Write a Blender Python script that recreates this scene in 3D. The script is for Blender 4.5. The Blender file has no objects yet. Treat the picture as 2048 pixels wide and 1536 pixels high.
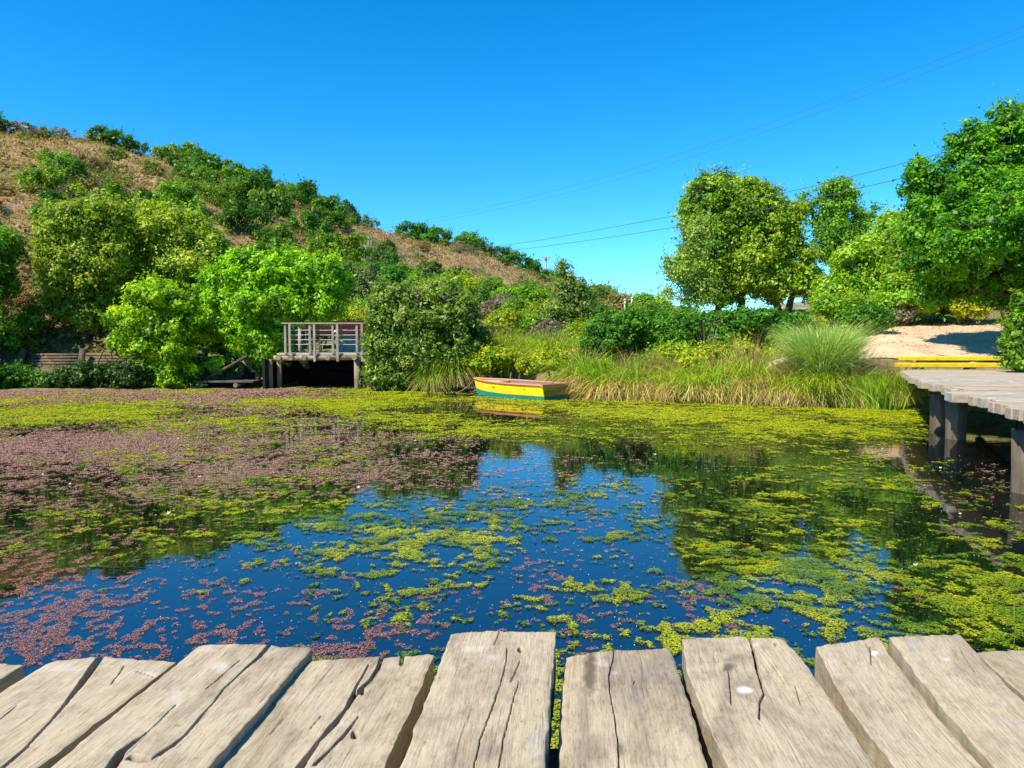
import bpy, bmesh, math, random
import numpy as np
from mathutils import Vector, Matrix

S = bpy.context.scene
COL = S.collection
R = math.radians

# ------------------------------------------------------------------ camera
F, CX, CY, HC, PITCH = 1450.0, 1024.0, 768.0, 1.6, R(3.47)
cd = bpy.data.cameras.new('camera')
cam = bpy.data.objects.new('camera', cd)
COL.objects.link(cam)
cam.location = (0, 0, HC)
cam.rotation_euler = (R(90) - PITCH, 0, 0)
cd.sensor_width = 36.0
cd.lens = F / 2048 * 36.0
cd.clip_start = 0.05
cd.clip_end = 3000
S.camera = cam

# ------------------------------------------------------------------ sky, sun, exposure
SUN_EL = R(50)
SUN_AZ = np.array([-0.78, -0.63]); SUN_AZ /= np.linalg.norm(SUN_AZ)
w = bpy.data.worlds.new('World'); S.world = w
w.use_nodes = True
wn, wl = w.node_tree.nodes, w.node_tree.links
wn.clear()
sky = wn.new('ShaderNodeTexSky'); sky.sky_type = 'NISHITA'; sky.sun_disc = False
sky.sun_elevation = SUN_EL
sky.sun_rotation = math.atan2(SUN_AZ[0], SUN_AZ[1])
sky.air_density = 0.9; sky.dust_density = 0.0; sky.ozone_density = 2.2
hs = wn.new('ShaderNodeHueSaturation'); hs.inputs['Saturation'].default_value = 1.45
hs.inputs['Hue'].default_value = 0.488
gm = wn.new('ShaderNodeMix'); gm.data_type = 'RGBA'; gm.blend_type = 'MULTIPLY'; gm.inputs[0].default_value = 1.0; gm.inputs[7].default_value = (0.44, 0.84, 1.04, 1)
bg = wn.new('ShaderNodeBackground'); bg.inputs['Strength'].default_value = 0.13
wo = wn.new('ShaderNodeOutputWorld')
wl.new(sky.outputs[0], hs.inputs['Color']); wl.new(hs.outputs[0], gm.inputs[6])
wl.new(gm.outputs[2], bg.inputs['Color']); wl.new(bg.outputs[0], wo.inputs['Surface'])

sd_ = bpy.data.lights.new('sun', 'SUN'); sd_.energy = 4.6; sd_.angle = R(0.53); sd_.color = (1.0, 0.93, 0.82)
sun = bpy.data.objects.new('sun', sd_); COL.objects.link(sun)
sdir = Vector((SUN_AZ[0] * math.cos(SUN_EL), SUN_AZ[1] * math.cos(SUN_EL), math.sin(SUN_EL)))
sun.rotation_euler = sdir.to_track_quat('Z', 'Y').to_euler()
sun.location = sdir * 60
S.view_settings.view_transform = 'Standard'
S.view_settings.look = 'None'
S.view_settings.exposure = 0.85
S.view_settings.gamma = 1.0
S.cycles.max_bounces = 6
S.cycles.transparent_max_bounces = 8

# ------------------------------------------------------------------ helpers
CP, SP = math.cos(PITCH), math.sin(PITCH)
def ray(px, py):
    a, b = px - CX, CY - py
    return np.array([a, F * CP + b * SP, -F * SP + b * CP])
def at(px, py, Y):                       # world point seen at (px, py) of the 2048 px photograph, Y metres ahead
    r = ray(px, py); k = Y / r[1]
    return np.array([0, 0, HC]) + r * k
def onz(px, py, z):                      # the same on the level z
    r = ray(px, py); k = (z - HC) / r[2]
    return np.array([0, 0, HC]) + r * k
def project(x, y, z):
    yy = y; zz = z - HC
    f = yy * CP - zz * SP; u = yy * SP + zz * CP
    f = np.maximum(f, 0.05)
    return CX + F * x / f, CY - F * u / f

def link(o, parent=None):
    COL.objects.link(o)
    if parent is not None: o.parent = parent
    return o
def tag(o, label=None, cat=None, group=None, kind=None):
    if label: o['label'] = label
    if cat: o['category'] = cat
    if group: o['group'] = group
    if kind: o['kind'] = kind
    return o
def empty(name, loc=(0, 0, 0), rz=0.0):
    o = bpy.data.objects.new(name, None); o.empty_display_size = 0.3
    o.location = tuple(float(v) for v in loc); o.rotation_euler = (0, 0, rz)
    return link(o)
def np_mesh(name, V, Fc, C=None, smooth=False, extra=None):
    V = np.asarray(V, np.float32); Fc = np.asarray(Fc, np.int32)
    m, k = Fc.shape
    me = bpy.data.meshes.new(name)
    me.vertices.add(len(V)); me.vertices.foreach_set('co', V.ravel())
    me.loops.add(m * k); me.loops.foreach_set('vertex_index', Fc.ravel())
    me.polygons.add(m); me.polygons.foreach_set('loop_start', np.arange(0, m * k, k, dtype=np.int32))
    me.polygons.foreach_set('use_smooth', np.full(m, bool(smooth)))
    me.update(calc_edges=True)
    if C is not None:
        C = np.asarray(C, np.float32)
        if C.shape[1] == 3: C = np.concatenate([C, np.ones((len(C), 1), np.float32)], 1)
        a = me.attributes.new('Col', 'FLOAT_COLOR', 'FACE' if len(C) == m else 'POINT')
        a.data.foreach_set('color', np.ascontiguousarray(C).ravel())
    for nm, arr in (extra or {}).items():
        arr = np.asarray(arr, np.float32)
        if arr.ndim == 1:
            a = me.attributes.new(nm, 'FLOAT', 'POINT'); a.data.foreach_set('value', arr)
        else:
            a = me.attributes.new(nm, 'FLOAT_VECTOR', 'POINT'); a.data.foreach_set('vector', np.ascontiguousarray(arr).ravel())
    return me
def np_obj(name, V, Fc, mat, parent=None, C=None, smooth=False, extra=None):
    me = np_mesh(name, V, Fc, C, smooth, extra); me.materials.append(mat)
    return link(bpy.data.objects.new(name, me), parent)

class MB:                                # collects boxes, tubes and prisms of ONE part
    def __init__(s): s.bm = bmesh.new()
    def box(s, c, size, rot=None, bev=0.0):
        r = bmesh.ops.create_cube(s.bm, size=1.0)
        vs = r['verts']
        M = Matrix.Translation(Vector(c)) @ ((rot if rot is not None else Matrix.Identity(3)).to_4x4()) @ Matrix.Diagonal((*size, 1))
        bmesh.ops.transform(s.bm, matrix=M, verts=vs)
        if bev > 0:
            es = list({e for v in vs for e in v.link_edges})
            bmesh.ops.bevel(s.bm, geom=es, offset=bev, segments=1, affect='EDGES')
        return s
    def tube(s, pts, rad, n=8, cap=True, jit=0.0, rng=None):
        pts = [Vector(p) for p in pts]
        if not hasattr(rad, '__len__'): rad = [rad] * len(pts)
        rings = []
        up = Vector((0, 0, 1))
        for i, p in enumerate(pts):
            t = (pts[min(i + 1, len(pts) - 1)] - pts[max(i - 1, 0)]).normalized()
            a = t.cross(up)
            if a.length < 1e-3: a = t.cross(Vector((1, 0, 0)))
            a.normalize(); b = t.cross(a)
            ring = []
            for k in range(n):
                th = 2 * math.pi * k / n
                rr = rad[i] * (1 + (rng.uniform(-jit, jit) if rng else 0))
                ring.append(s.bm.verts.new(p + (a * math.cos(th) + b * math.sin(th)) * rr))
            rings.append(ring)
        for i in range(len(rings) - 1):
            for k in range(n):
                f = s.bm.faces.new((rings[i][k], rings[i + 1][k], rings[i + 1][(k + 1) % n], rings[i][(k + 1) % n]))
                f.smooth = True
        if cap:
            s.bm.faces.new(rings[0]); s.bm.faces.new(list(reversed(rings[-1])))
        return s
    def build(s, name, mat, parent=None):
        bmesh.ops.recalc_face_normals(s.bm, faces=s.bm.faces)
        me = bpy.data.meshes.new(name); s.bm.to_mesh(me); s.bm.free()
        me.materials.append(mat)
        return link(bpy.data.objects.new(name, me), parent)

# ---- gradient noise
def _hash(ix, iy, seed):
    h = (ix.astype(np.int64) * 374761393 + iy.astype(np.int64) * 668265263 + seed * 1442695041) & 0xFFFFFFFF
    h = ((h ^ (h >> 13)) * 1274126177) & 0xFFFFFFFF
    return (h ^ (h >> 16)) & 0xFFFFFFFF
def noise2(x, y, seed=0):
    x = np.asarray(x, float); y = np.asarray(y, float)
    x0 = np.floor(x); y0 = np.floor(y); fx = x - x0; fy = y - y0
    def g(ix, iy, dx, dy):
        a = _hash(ix, iy, seed) / 4294967296.0 * 2 * math.pi
        return np.cos(a) * dx + np.sin(a) * dy
    u = fx ** 3 * (fx * (fx * 6 - 15) + 10); v = fy ** 3 * (fy * (fy * 6 - 15) + 10)
    n00 = g(x0, y0, fx, fy); n10 = g(x0 + 1, y0, fx - 1, fy)
    n01 = g(x0, y0 + 1, fx, fy - 1); n11 = g(x0 + 1, y0 + 1, fx - 1, fy - 1)
    return ((n00 * (1 - u) + n10 * u) * (1 - v) + (n01 * (1 - u) + n11 * u) * v) * 1.5
def fbm(x, y, seed=0, oct=4, gain=0.5):
    t = 0; a = 1.0; s = 0
    for i in range(oct):
        t = t + a * noise2(np.asarray(x) * 2 ** i + 17.3 * i, np.asarray(y) * 2 ** i - 9.1 * i, seed + i); s += a; a *= gain
    return t / s
def sstep(a, b, x):
    t = np.clip((x - a) / (b - a), 0, 1); return t * t * (3 - 2 * t)

# ------------------------------------------------------------------ materials
def mat(name):
    m = bpy.data.materials.new(name); m.use_nodes = True
    nt = m.node_tree; nt.nodes.clear()
    out = nt.nodes.new('ShaderNodeOutputMaterial')
    return m, nt, out
def N(nt, typ, **kw):
    n = nt.nodes.new(typ)
    for k, v in kw.items():
        if k in n.inputs: n.inputs[k].default_value = v
        else: setattr(n, k, v)
    return n
def ramp(nt, fac, stops):
    r = nt.nodes.new('ShaderNodeValToRGB')
    e = r.color_ramp.elements
    while len(e) < len(stops): e.new(0.5)
    for el, (p, c) in zip(e, stops):
        el.position = p; el.color = (*c, 1) if len(c) == 3 else c
    nt.links.new(fac, r.inputs['Fac'])
    return r.outputs['Color']
def noise_node(nt, vec, scale, detail=5, rough=0.6, dist=0.0):
    n = nt.nodes.new('ShaderNodeTexNoise')
    n.inputs['Scale'].default_value = scale; n.inputs['Detail'].default_value = detail
    n.inputs['Roughness'].default_value = rough; n.inputs['Distortion'].default_value = dist
    if vec is not None: nt.links.new(vec, n.inputs['Vector'])
    return n.outputs['Fac']
def mixc(nt, fac, a, b, mode='MIX'):
    m = nt.nodes.new('ShaderNodeMix'); m.data_type = 'RGBA'; m.blend_type = mode
    for sock, v in ((m.inputs['Factor'], fac), (m.inputs['A'], a), (m.inputs['B'], b)):
        pass
    fa, A, B = m.inputs[0], m.inputs[6], m.inputs[7]
    for sock, v in ((fa, fac), (A, a), (B, b)):
        if hasattr(v, 'links'): nt.links.new(v, sock)
        elif isinstance(v, (int, float)): sock.default_value = v
        else: sock.default_value = (*v, 1) if len(v) == 3 else v
    return m.outputs[2]
def scaled(nt, vec, s):
    mp = nt.nodes.new('ShaderNodeMapping'); mp.inputs['Scale'].default_value = s
    nt.links.new(vec, mp.inputs['Vector']); return mp.outputs[0]
def bump(nt, h, strength, dist=0.02):
    b = nt.nodes.new('ShaderNodeBump'); b.inputs['Strength'].default_value = strength; b.inputs['Distance'].default_value = dist
    nt.links.new(h, b.inputs['Height']); return b.outputs[0]

def leaf_mat(name='leaf', transl=0.42, rough=0.45, spec=0.3):
    m, nt, out = mat(name)
    a = N(nt, 'ShaderNodeAttribute', attribute_name='Col')
    oi = N(nt, 'ShaderNodeObjectInfo')
    h = N(nt, 'ShaderNodeHueSaturation')
    mr = N(nt, 'ShaderNodeMapRange'); mr.inputs['To Min'].default_value = 0.485; mr.inputs['To Max'].default_value = 0.512
    nt.links.new(oi.outputs['Random'], mr.inputs['Value']); nt.links.new(mr.outputs[0], h.inputs['Hue'])
    nt.links.new(a.outputs['Color'], h.inputs['Color'])
    f7 = N(nt, 'ShaderNodeMath', operation='MULTIPLY'); f7.inputs[1].default_value = 7.31; nt.links.new(oi.outputs['Random'], f7.inputs[0])
    fr = N(nt, 'ShaderNodeMath', operation='FRACT'); nt.links.new(f7.outputs[0], fr.inputs[0])
    mv = N(nt, 'ShaderNodeMapRange'); mv.inputs['To Min'].default_value = 0.86; mv.inputs['To Max'].default_value = 1.16
    nt.links.new(fr.outputs[0], mv.inputs['Value']); nt.links.new(mv.outputs[0], h.inputs['Value'])
    p = N(nt, 'ShaderNodeBsdfPrincipled', Roughness=rough); p.inputs['Specular IOR Level'].default_value = spec
    t = N(nt, 'ShaderNodeBsdfTranslucent')
    tc = mixc(nt, 1.0, h.outputs[0], (1.5, 1.35, 0.4), 'MULTIPLY')
    nt.links.new(h.outputs[0], p.inputs['Base Color']); nt.links.new(tc, t.inputs['Color'])
    mx = N(nt, 'ShaderNodeMixShader', Fac=transl)
    nt.links.new(p.outputs[0], mx.inputs[1]); nt.links.new(t.outputs[0], mx.inputs[2]); nt.links.new(mx.outputs[0], out.inputs[0])
    return m
def col_mat(name, rough=0.6, spec=0.3):
    m, nt, out = mat(name)
    a = N(nt, 'ShaderNodeAttribute', attribute_name='Col')
    p = N(nt, 'ShaderNodeBsdfPrincipled', Roughness=rough); p.inputs['Specular IOR Level'].default_value = spec
    nt.links.new(a.outputs['Color'], p.inputs['Base Color']); nt.links.new(p.outputs[0], out.inputs[0])
    return m
def noisy_mat(name, stops, scale=(3, 3, 3), rough=0.8, bmp=0.4, detail=8, spec=0.2, coord='Object', bdist=0.02):
    m, nt, out = mat(name)
    tc = N(nt, 'ShaderNodeTexCoord')
    v = scaled(nt, tc.outputs[coord], scale)
    n = noise_node(nt, v, 1.0, detail, 0.65, 0.3)
    c = ramp(nt, n, stops)
    p = N(nt, 'ShaderNodeBsdfPrincipled', Roughness=rough); p.inputs['Specular IOR Level'].default_value = spec
    nt.links.new(c, p.inputs['Base Color'])
    nt.links.new(bump(nt, n, bmp, bdist), p.inputs['Normal'])
    nt.links.new(p.outputs[0], out.inputs[0])
    return m

LEAF = leaf_mat('leaf')
GRASSM = leaf_mat('grass_blade', 0.3, 0.5, 0.2)
BARK = noisy_mat('bark', [(0.3, (0.035, 0.025, 0.018)), (0.7, (0.16, 0.12, 0.085))], (14, 14, 3), 0.9, 0.8)
PALEBARK = noisy_mat('pale_bark', [(0.3, (0.22, 0.18, 0.14)), (0.7, (0.50, 0.43, 0.36))], (12, 12, 3), 0.9, 0.6)
LOGM = noisy_mat('log_wood', [(0.3, (0.13, 0.09, 0.05)), (0.55, (0.33, 0.25, 0.14)), (0.8, (0.45, 0.36, 0.22))], (4, 9, 9), 0.85, 0.5)
PILEM = noisy_mat('pile_wood', [(0.25, (0.10, 0.08, 0.05)), (0.55, (0.27, 0.21, 0.13)), (0.8, (0.38, 0.31, 0.2))], (10, 10, 2), 0.85, 0.5)
GREYW = noisy_mat('grey_timber', [(0.25, (0.20, 0.18, 0.15)), (0.55, (0.36, 0.33, 0.28)), (0.8, (0.50, 0.46, 0.40))], (7, 7, 2.5), 0.85, 0.4)
DARKW = noisy_mat('dark_timber', [(0.3, (0.05, 0.04, 0.03)), (0.7, (0.16, 0.13, 0.09))], (5, 5, 5), 0.9, 0.4)
PALEW = noisy_mat('pale_timber', [(0.2, (0.30, 0.26, 0.2)), (0.5, (0.48, 0.42, 0.33)), (0.8, (0.60, 0.53, 0.43))], (1.2, 14, 14), 0.85, 0.4)
PIERW = noisy_mat('pier_timber', [(0.2, (0.17, 0.13, 0.09)), (0.45, (0.32, 0.255, 0.175)), (0.7, (0.43, 0.36, 0.26))], (1.2, 16, 16), 0.85, 0.4)
SHADEPILE = noisy_mat('shaded_pile', [(0.25, (0.05, 0.04, 0.028)), (0.55, (0.14, 0.11, 0.075)), (0.8, (0.22, 0.18, 0.125))], (10, 10, 2), 0.8, 0.5)  # pile wood darkened to stand in for shade under the pier deck
WALLLOG = noisy_mat('wall_log', [(0.3, (0.06, 0.042, 0.025)), (0.55, (0.17, 0.12, 0.07)), (0.8, (0.27, 0.205, 0.125))], (4, 9, 9), 0.85, 0.5)  # log wood darkened, shade of the left bank put into the colour
YELLOWP = noisy_mat('yellow_paint', [(0.33, (0.36, 0.25, 0.11)), (0.40, (0.74, 0.46, 0.015)), (0.62, (0.86, 0.60, 0.02)), (0.75, (0.60, 0.46, 0.16))], (4, 14, 14), 0.55, 0.15)
STEEL = noisy_mat('steel_wire', [(0.3, (0.35, 0.35, 0.36)), (0.7, (0.6, 0.6, 0.6))], (9, 9, 9), 0.4, 0.05)
WIREM = noisy_mat('wire', [(0.3, (0.07, 0.09, 0.12)), (0.7, (0.11, 0.13, 0.16))], (9, 9, 9), 0.6, 0.0)
WHITEM = noisy_mat('white_paint', [(0.3, (0.55, 0.53, 0.48)), (0.6, (0.78, 0.77, 0.73))], (6, 6, 6), 0.6, 0.1)

# ------------------------------------------------------------------ pond outline and ground height
inlet_l, inlet_r = onz(545, 777, 0), onz(722, 778, 0)
SHORE = [onz(-200, 783, 0)[:2], onz(0, 781, 0)[:2], onz(200, 780, 0)[:2], onz(390, 779, 0)[:2], inlet_l[:2],
         np.array([-8.1, 27.3]), np.array([-4.7, 27.3]), inlet_r[:2], onz(850, 784, 0)[:2], onz(950, 781, 0)[:2], onz(1040, 784, 0)[:2], onz(1150, 794, 0)[:2],
         onz(1280, 800, 0)[:2], onz(1400, 805, 0)[:2], onz(1530, 809, 0)[:2], onz(1650, 813, 0)[:2], onz(1760, 817, 0)[:2], onz(1835, 819, 0)[:2],
         np.array([10.2, 16.3]), np.array([13.5, 15.2]), np.array([17.5, 12.5]), np.array([20.0, 8.0]), np.array([21.0, -5.0]), np.array([-21.0, -5.0]), np.array([-20.0, 6.0]), np.array([-19.2, 15.0]), np.array([-19.4, 20.0])]
SHORE = np.array(SHORE)
def shore_sd(x, y):
    x = np.asarray(x, float); y = np.asarray(y, float)
    shp = x.shape; P = np.stack([x.ravel(), y.ravel()], 1)
    best = np.full(len(P), 1e9); inside = np.zeros(len(P), bool)
    n = len(SHORE)
    for i in range(n):
        a, b = SHORE[i], SHORE[(i + 1) % n]
        ab = b - a; t = np.clip(((P - a) @ ab) / (ab @ ab), 0, 1)
        d = np.hypot(P[:, 0] - a[0] - t * ab[0], P[:, 1] - a[1] - t * ab[1])
        best = np.minimum(best, d)
        c = ((a[1] > P[:, 1]) != (b[1] > P[:, 1]))
        with np.errstate(divide='ignore', invalid='ignore'):
            xi = (b[0] - a[0]) * (P[:, 1] - a[1]) / (b[1] - a[1]) + a[0]
        inside ^= c & (P[:, 0] < xi)
    return np.where(inside, -best, best).reshape(shp)
def zg(x, y):
    x = np.asarray(x, float); y = np.asarray(y, float)
    sd = shore_sd(x, y)
    out = np.maximum(sd, 0)
    dl = 0.30 + 1.25 * sstep(-7.8, -8.8, x)
    z = 0.10 * np.minimum(out, .4) + 1.0 * (1 - np.exp(-np.maximum(out - dl, 0) / np.where(x < -8.3, .45, .8))) + 0.04 * np.clip(out - 1, 0, 32)
    z = z + 0.105 * np.clip(y - 17.5, 0, 12) * sstep(7.5, 12, x)
    z = np.where((x > 8.3) & (x < 15) & (y < 18.0) & (z > .84), .84, z)
    z = z + 0.05 * np.clip(y - 24, 0, 20) * sstep(2, -2, x) * sstep(-14, -6, x)
    z = np.maximum(z, 1.13 * sstep(17.95, 18.35, y) * sstep(5.0, 7.6, x) * sstep(.5, 1.0, out))
    z = z + 0.06 * fbm(x * 0.6, y * 0.6, 5) * np.clip(out - .5, 0, 1)
    z = np.where(sd < 0, -0.03 - np.minimum(0.9, 0.5 * -sd), z)
    return z
def zg1(x, y): return float(zg(np.array([x]), np.array([y]))[0])

# ------------------------------------------------------------------ SETTING: ground, hill, path, water
def grid_faces(nx, ny):
    i = np.arange(nx - 1)[:, None] * ny + np.arange(ny - 1)[None, :]
    i = i.ravel()
    return np.stack([i, i + ny, i + ny + 1, i + 1], 1)
def warp_axis(lo, hi, flo, fhi, step, grow=1.18):
    mid = list(np.arange(flo, fhi + 1e-6, step))
    a = []; p, s = flo, step
    while p > lo: s *= grow; p -= s; a.append(max(p, lo))
    b = []; p, s = fhi, step
    while p < hi: s *= grow; p += s; b.append(min(p, hi))
    return np.array(a[::-1] + mid + b)

def ground_material():
    m, nt, out = mat('ground_soil')
    g = N(nt, 'ShaderNodeNewGeometry'); pos = g.outputs['Position']
    n1 = noise_node(nt, pos, 0.45, 6, 0.6); n2 = noise_node(nt, pos, 5.0, 8, 0.7); n3 = noise_node(nt, pos, 40.0, 6, 0.7)
    c1 = ramp(nt, n2, [(0.3, (0.10, 0.065, 0.035)), (0.5, (0.20, 0.14, 0.08)), (0.7, (0.33, 0.24, 0.14))])
    c2 = ramp(nt, n2, [(0.3, (0.12, 0.13, 0.03)), (0.6, (0.28, 0.27, 0.08)), (0.75, (0.40, 0.34, 0.15))])
    f = ramp(nt, n1, [(0.42, (0, 0, 0)), (0.58, (1, 1, 1))])
    c = mixc(nt, f, c1, c2)
    c = mixc(nt, 0.5, c, ramp(nt, n3, [(0.3, (0.3, 0.3, 0.3)), (0.7, (1, 1, 1))]), 'MULTIPLY')
    p = N(nt, 'ShaderNodeBsdfPrincipled', Roughness=0.95); p.inputs['Specular IOR Level'].default_value = 0.1
    nt.links.new(c, p.inputs['Base Color']); nt.links.new(bump(nt, n3, 0.6, 0.04), p.inputs['Normal'])
    nt.links.new(p.outputs[0], out.inputs[0])
    return m
gx = warp_axis(-900, 900, -22, 20, 0.3); gy = warp_axis(-60, 1500, 8, 32, 0.3)
GX, GY = np.meshgrid(gx, gy, indexing='ij')
GZ = zg(GX, GY)
far = sstep(120, 300, np.hypot(GX, GY)); GZ = GZ * (1 - far) + 2.2 * far
ground = np_obj('ground', np.stack([GX, GY, GZ], 2).reshape(-1, 3), grid_faces(len(gx), len(gy)), ground_material(), smooth=True)
tag(ground, kind='structure')

# hill: ruled between a foot line and a ridge line that runs away from the camera
def hp(px, py, d): return at(px, py, d)
RIDGE = [hp(-900, 190, 46), hp(-450, 225, 52), hp(-150, 240, 58), hp(0, 262, 62), hp(130, 280, 68), hp(300, 318, 78), hp(450, 360, 90), hp(600, 410, 103), hp(700, 448, 114), hp(850, 486, 132),
         hp(950, 503, 146), hp(1030, 535, 162), hp(1095, 560, 178), hp(1180, 612, 200), hp(1290, 628, 230), hp(1400, 645, 270)]
FOOT = [(-45, 22, .6), (-30, 23.5, .8), (-20.5, 25.2, .9), (-17.5, 25.6, .95), (-14.5, 26.0, .95), (-12.5, 26.6, 1.0), (-10.5, 27.6, 1.0), (-8.5, 31, 1.0), (-7.5, 36, 1.2), (-6, 43, 1.4),
        (-3.5, 50, 1.5), (0, 62, 1.8), (5, 80, 2.0), (12, 110, 2.2), (24, 150, 2.2), (45, 200, 2.2)]
RIDGE = np.array(RIDGE); FOOT = np.array(FOOT, float)
def lerp_poly(P, u):
    u = np.clip(u, 0, 1) * (len(P) - 1); i = np.minimum(u.astype(int), len(P) - 2); f = (u - i)[..., None]
    return P[i] * (1 - f) + P[i + 1] * f
def hill_pt(u, t):                       # t 0 foot, 1 ridge, >1 back slope
    u = np.asarray(u, float); t = np.asarray(t, float)
    A, B = lerp_poly(FOOT, u), lerp_poly(RIDGE, u)
    tt = t[..., None]
    P = A + (B - A) * np.minimum(tt, 1.0)
    prof = np.where(t < 1, 0.72 * t + 0.28 * (1 - (1 - np.minimum(t, 1)) ** 2), 1.0)
    P[..., 2] = A[..., 2] - 0.35 * np.clip(1 - t * 14, 0, 1) + (B[..., 2] - A[..., 2]) * prof
    D = (B - A)[..., :2]; L = np.linalg.norm(D, axis=-1, keepdims=True)
    back = np.maximum(t - 1, 0)[..., None]
    P[..., :2] += D * back
    P[..., 2] -= (B[..., 2] - A[..., 2]) * 1.1 * (np.maximum(t - 1, 0) ** 1.4)
    amp = np.clip(t * 3, 0, 1) * np.clip((2 - t) * 2, 0, 1)
    P[..., 2] += amp * (1.1 * fbm(P[..., 0] * 0.07, P[..., 1] * 0.07, 11, 4) + 0.35 * fbm(P[..., 0] * 0.35, P[..., 1] * 0.35, 12, 3))
    # small ledges
    P[..., 2] += amp * 0.25 * np.abs(noise2(P[..., 0] * 0.12 + P[..., 2] * 0.5, P[..., 1] * 0.1, 33))
    return P
def hill_material():
    m, nt, out = mat('hill_dry_slope')
    g = N(nt, 'ShaderNodeNewGeometry'); pos = g.outputs['Position']
    n1 = noise_node(nt, pos, 0.10, 6, 0.65, 0.4); n2 = noise_node(nt, scaled(nt, pos, (1, 1, 2.5)), 0.9, 8, 0.7); n3 = noise_node(nt, pos, 6.0, 8, 0.75)
    dry = ramp(nt, n2, [(0.28, (0.20, 0.115, 0.05)), (0.45, (0.43, 0.27, 0.125)), (0.62, (0.57, 0.375, 0.185)), (0.8, (0.68, 0.49, 0.27))])
    scrub = ramp(nt, n2, [(0.3, (0.07, 0.075, 0.02)), (0.6, (0.20, 0.17, 0.055)), (0.8, (0.30, 0.21, 0.09))])
    f = ramp(nt, n1, [(0.50, (0, 0, 0)), (0.64, (1, 1, 1))])
    c = mixc(nt, f, dry, scrub)
    c = mixc(nt, 0.6, c, ramp(nt, n3, [(0.3, (0.35, 0.33, 0.3)), (0.65, (1, 1, 1))]), 'MULTIPLY')
    p = N(nt, 'ShaderNodeBsdfPrincipled', Roughness=0.95); p.inputs['Specular IOR Level'].default_value = 0.05
    nt.links.new(c, p.inputs['Base Color'])
    nt.links.new(bump(nt, n3, 0.8, 0.25), p.inputs['Normal'])
    nt.links.new(p.outputs[0], out.inputs[0])
    return m
nu, nv = 380, 150
U, T = np.meshgrid(np.linspace(0, 1, nu), np.concatenate([np.linspace(0, 1, 110), np.linspace(1.02, 2.0, 40)]), indexing='ij')
HP = hill_pt(U, T)
hill = np_obj('hill', HP.reshape(-1, 3), grid_faces(nu, nv), hill_material(), smooth=True); tag(hill, kind='structure')

# far hills on the horizon
def far_hills(name, pts, d, col):
    V, Fc = [], []
    n = len(pts); xs = np.linspace(pts[0][0], pts[-1][0], 90)
    ys = np.interp(xs, [p[0] for p in pts], [p[1] for p in pts]) - 3 * fbm(xs * 0.02, xs * 0, 7, 3)
    top = np.array([at(a, b, d) for a, b in zip(xs, ys)])
    rows = []
    for k, (o, s) in enumerate(((-d * .25, 0), (-d * .12, .45), (0, 1), (d * .15, .6), (d * .3, 0))):
        P = top.copy(); P[:, 1] += o; P[:, 2] = 1.5 + (top[:, 2] - 1.5) * s + (noise2(xs * .03, xs * 0 + k, 3) * 1.5 * (0 < s < 1)); rows.append(P)
    V = np.stack(rows, 1).reshape(-1, 3)
    o = np_obj(name, V, grid_faces(90, 5), noisy_mat('far_scrub', col, (0.12, 0.12, 0.3), 0.95, 0.5, bdist=1.0), smooth=True)
    return tag(o, kind='structure')
far_hills('distant_hills', [(1150, 650), (1250, 620), (1330, 607), (1370, 614), (1430, 632), (1520, 626), (1560, 608), (1660, 596), (1760, 600), (1900, 585), (2200, 575), (2500, 600)], 330,
          [(0.3, (0.10, 0.12, 0.06)), (0.5, (0.22, 0.21, 0.13)), (0.7, (0.38, 0.30, 0.2))])

# sandy path on the far bank
def path_material():
    m, nt, out = mat('path_sand')
    g = N(nt, 'ShaderNodeNewGeometry'); pos = g.outputs['Position']
    n1 = noise_node(nt, pos, 0.9, 6, 0.6); n3 = noise_node(nt, pos, 30.0, 8, 0.7)
    c = ramp(nt, n1, [(0.3, (0.50, 0.33, 0.19)), (0.55, (0.66, 0.47, 0.29)), (0.75, (0.74, 0.56, 0.37))])
    n4 = noise_node(nt, pos, 4.0, 8, 0.75, 0.6)
    c = mixc(nt, 0.5, c, ramp(nt, n3, [(0.3, (0.45, 0.42, 0.4)), (0.6, (1, 1, 1))]), 'MULTIPLY')
    c = mixc(nt, 0.5, c, ramp(nt, n4, [(0.32, (0.55, 0.5, 0.45)), (0.5, (1, 1, 1))]), 'MULTIPLY')
    p = N(nt, 'ShaderNodeBsdfPrincipled', Roughness=0.95); p.inputs['Specular IOR Level'].default_value = 0.1
    nt.links.new(c, p.inputs['Base Color']); nt.links.new(bump(nt, n4, 0.8, 0.06), p.inputs['Normal'])
    nt.links.new(p.outputs[0], out.inputs[0])
    return m
PATHM = path_material()
def zpath(x, y):
    z = zg(x, y) + 0.03
    z = z + 0.30 * np.exp(-(((x - 9.6) / 1.15) ** 2 + ((y - 19.3) / 1.2) ** 2) ** 2)
    return z
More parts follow.
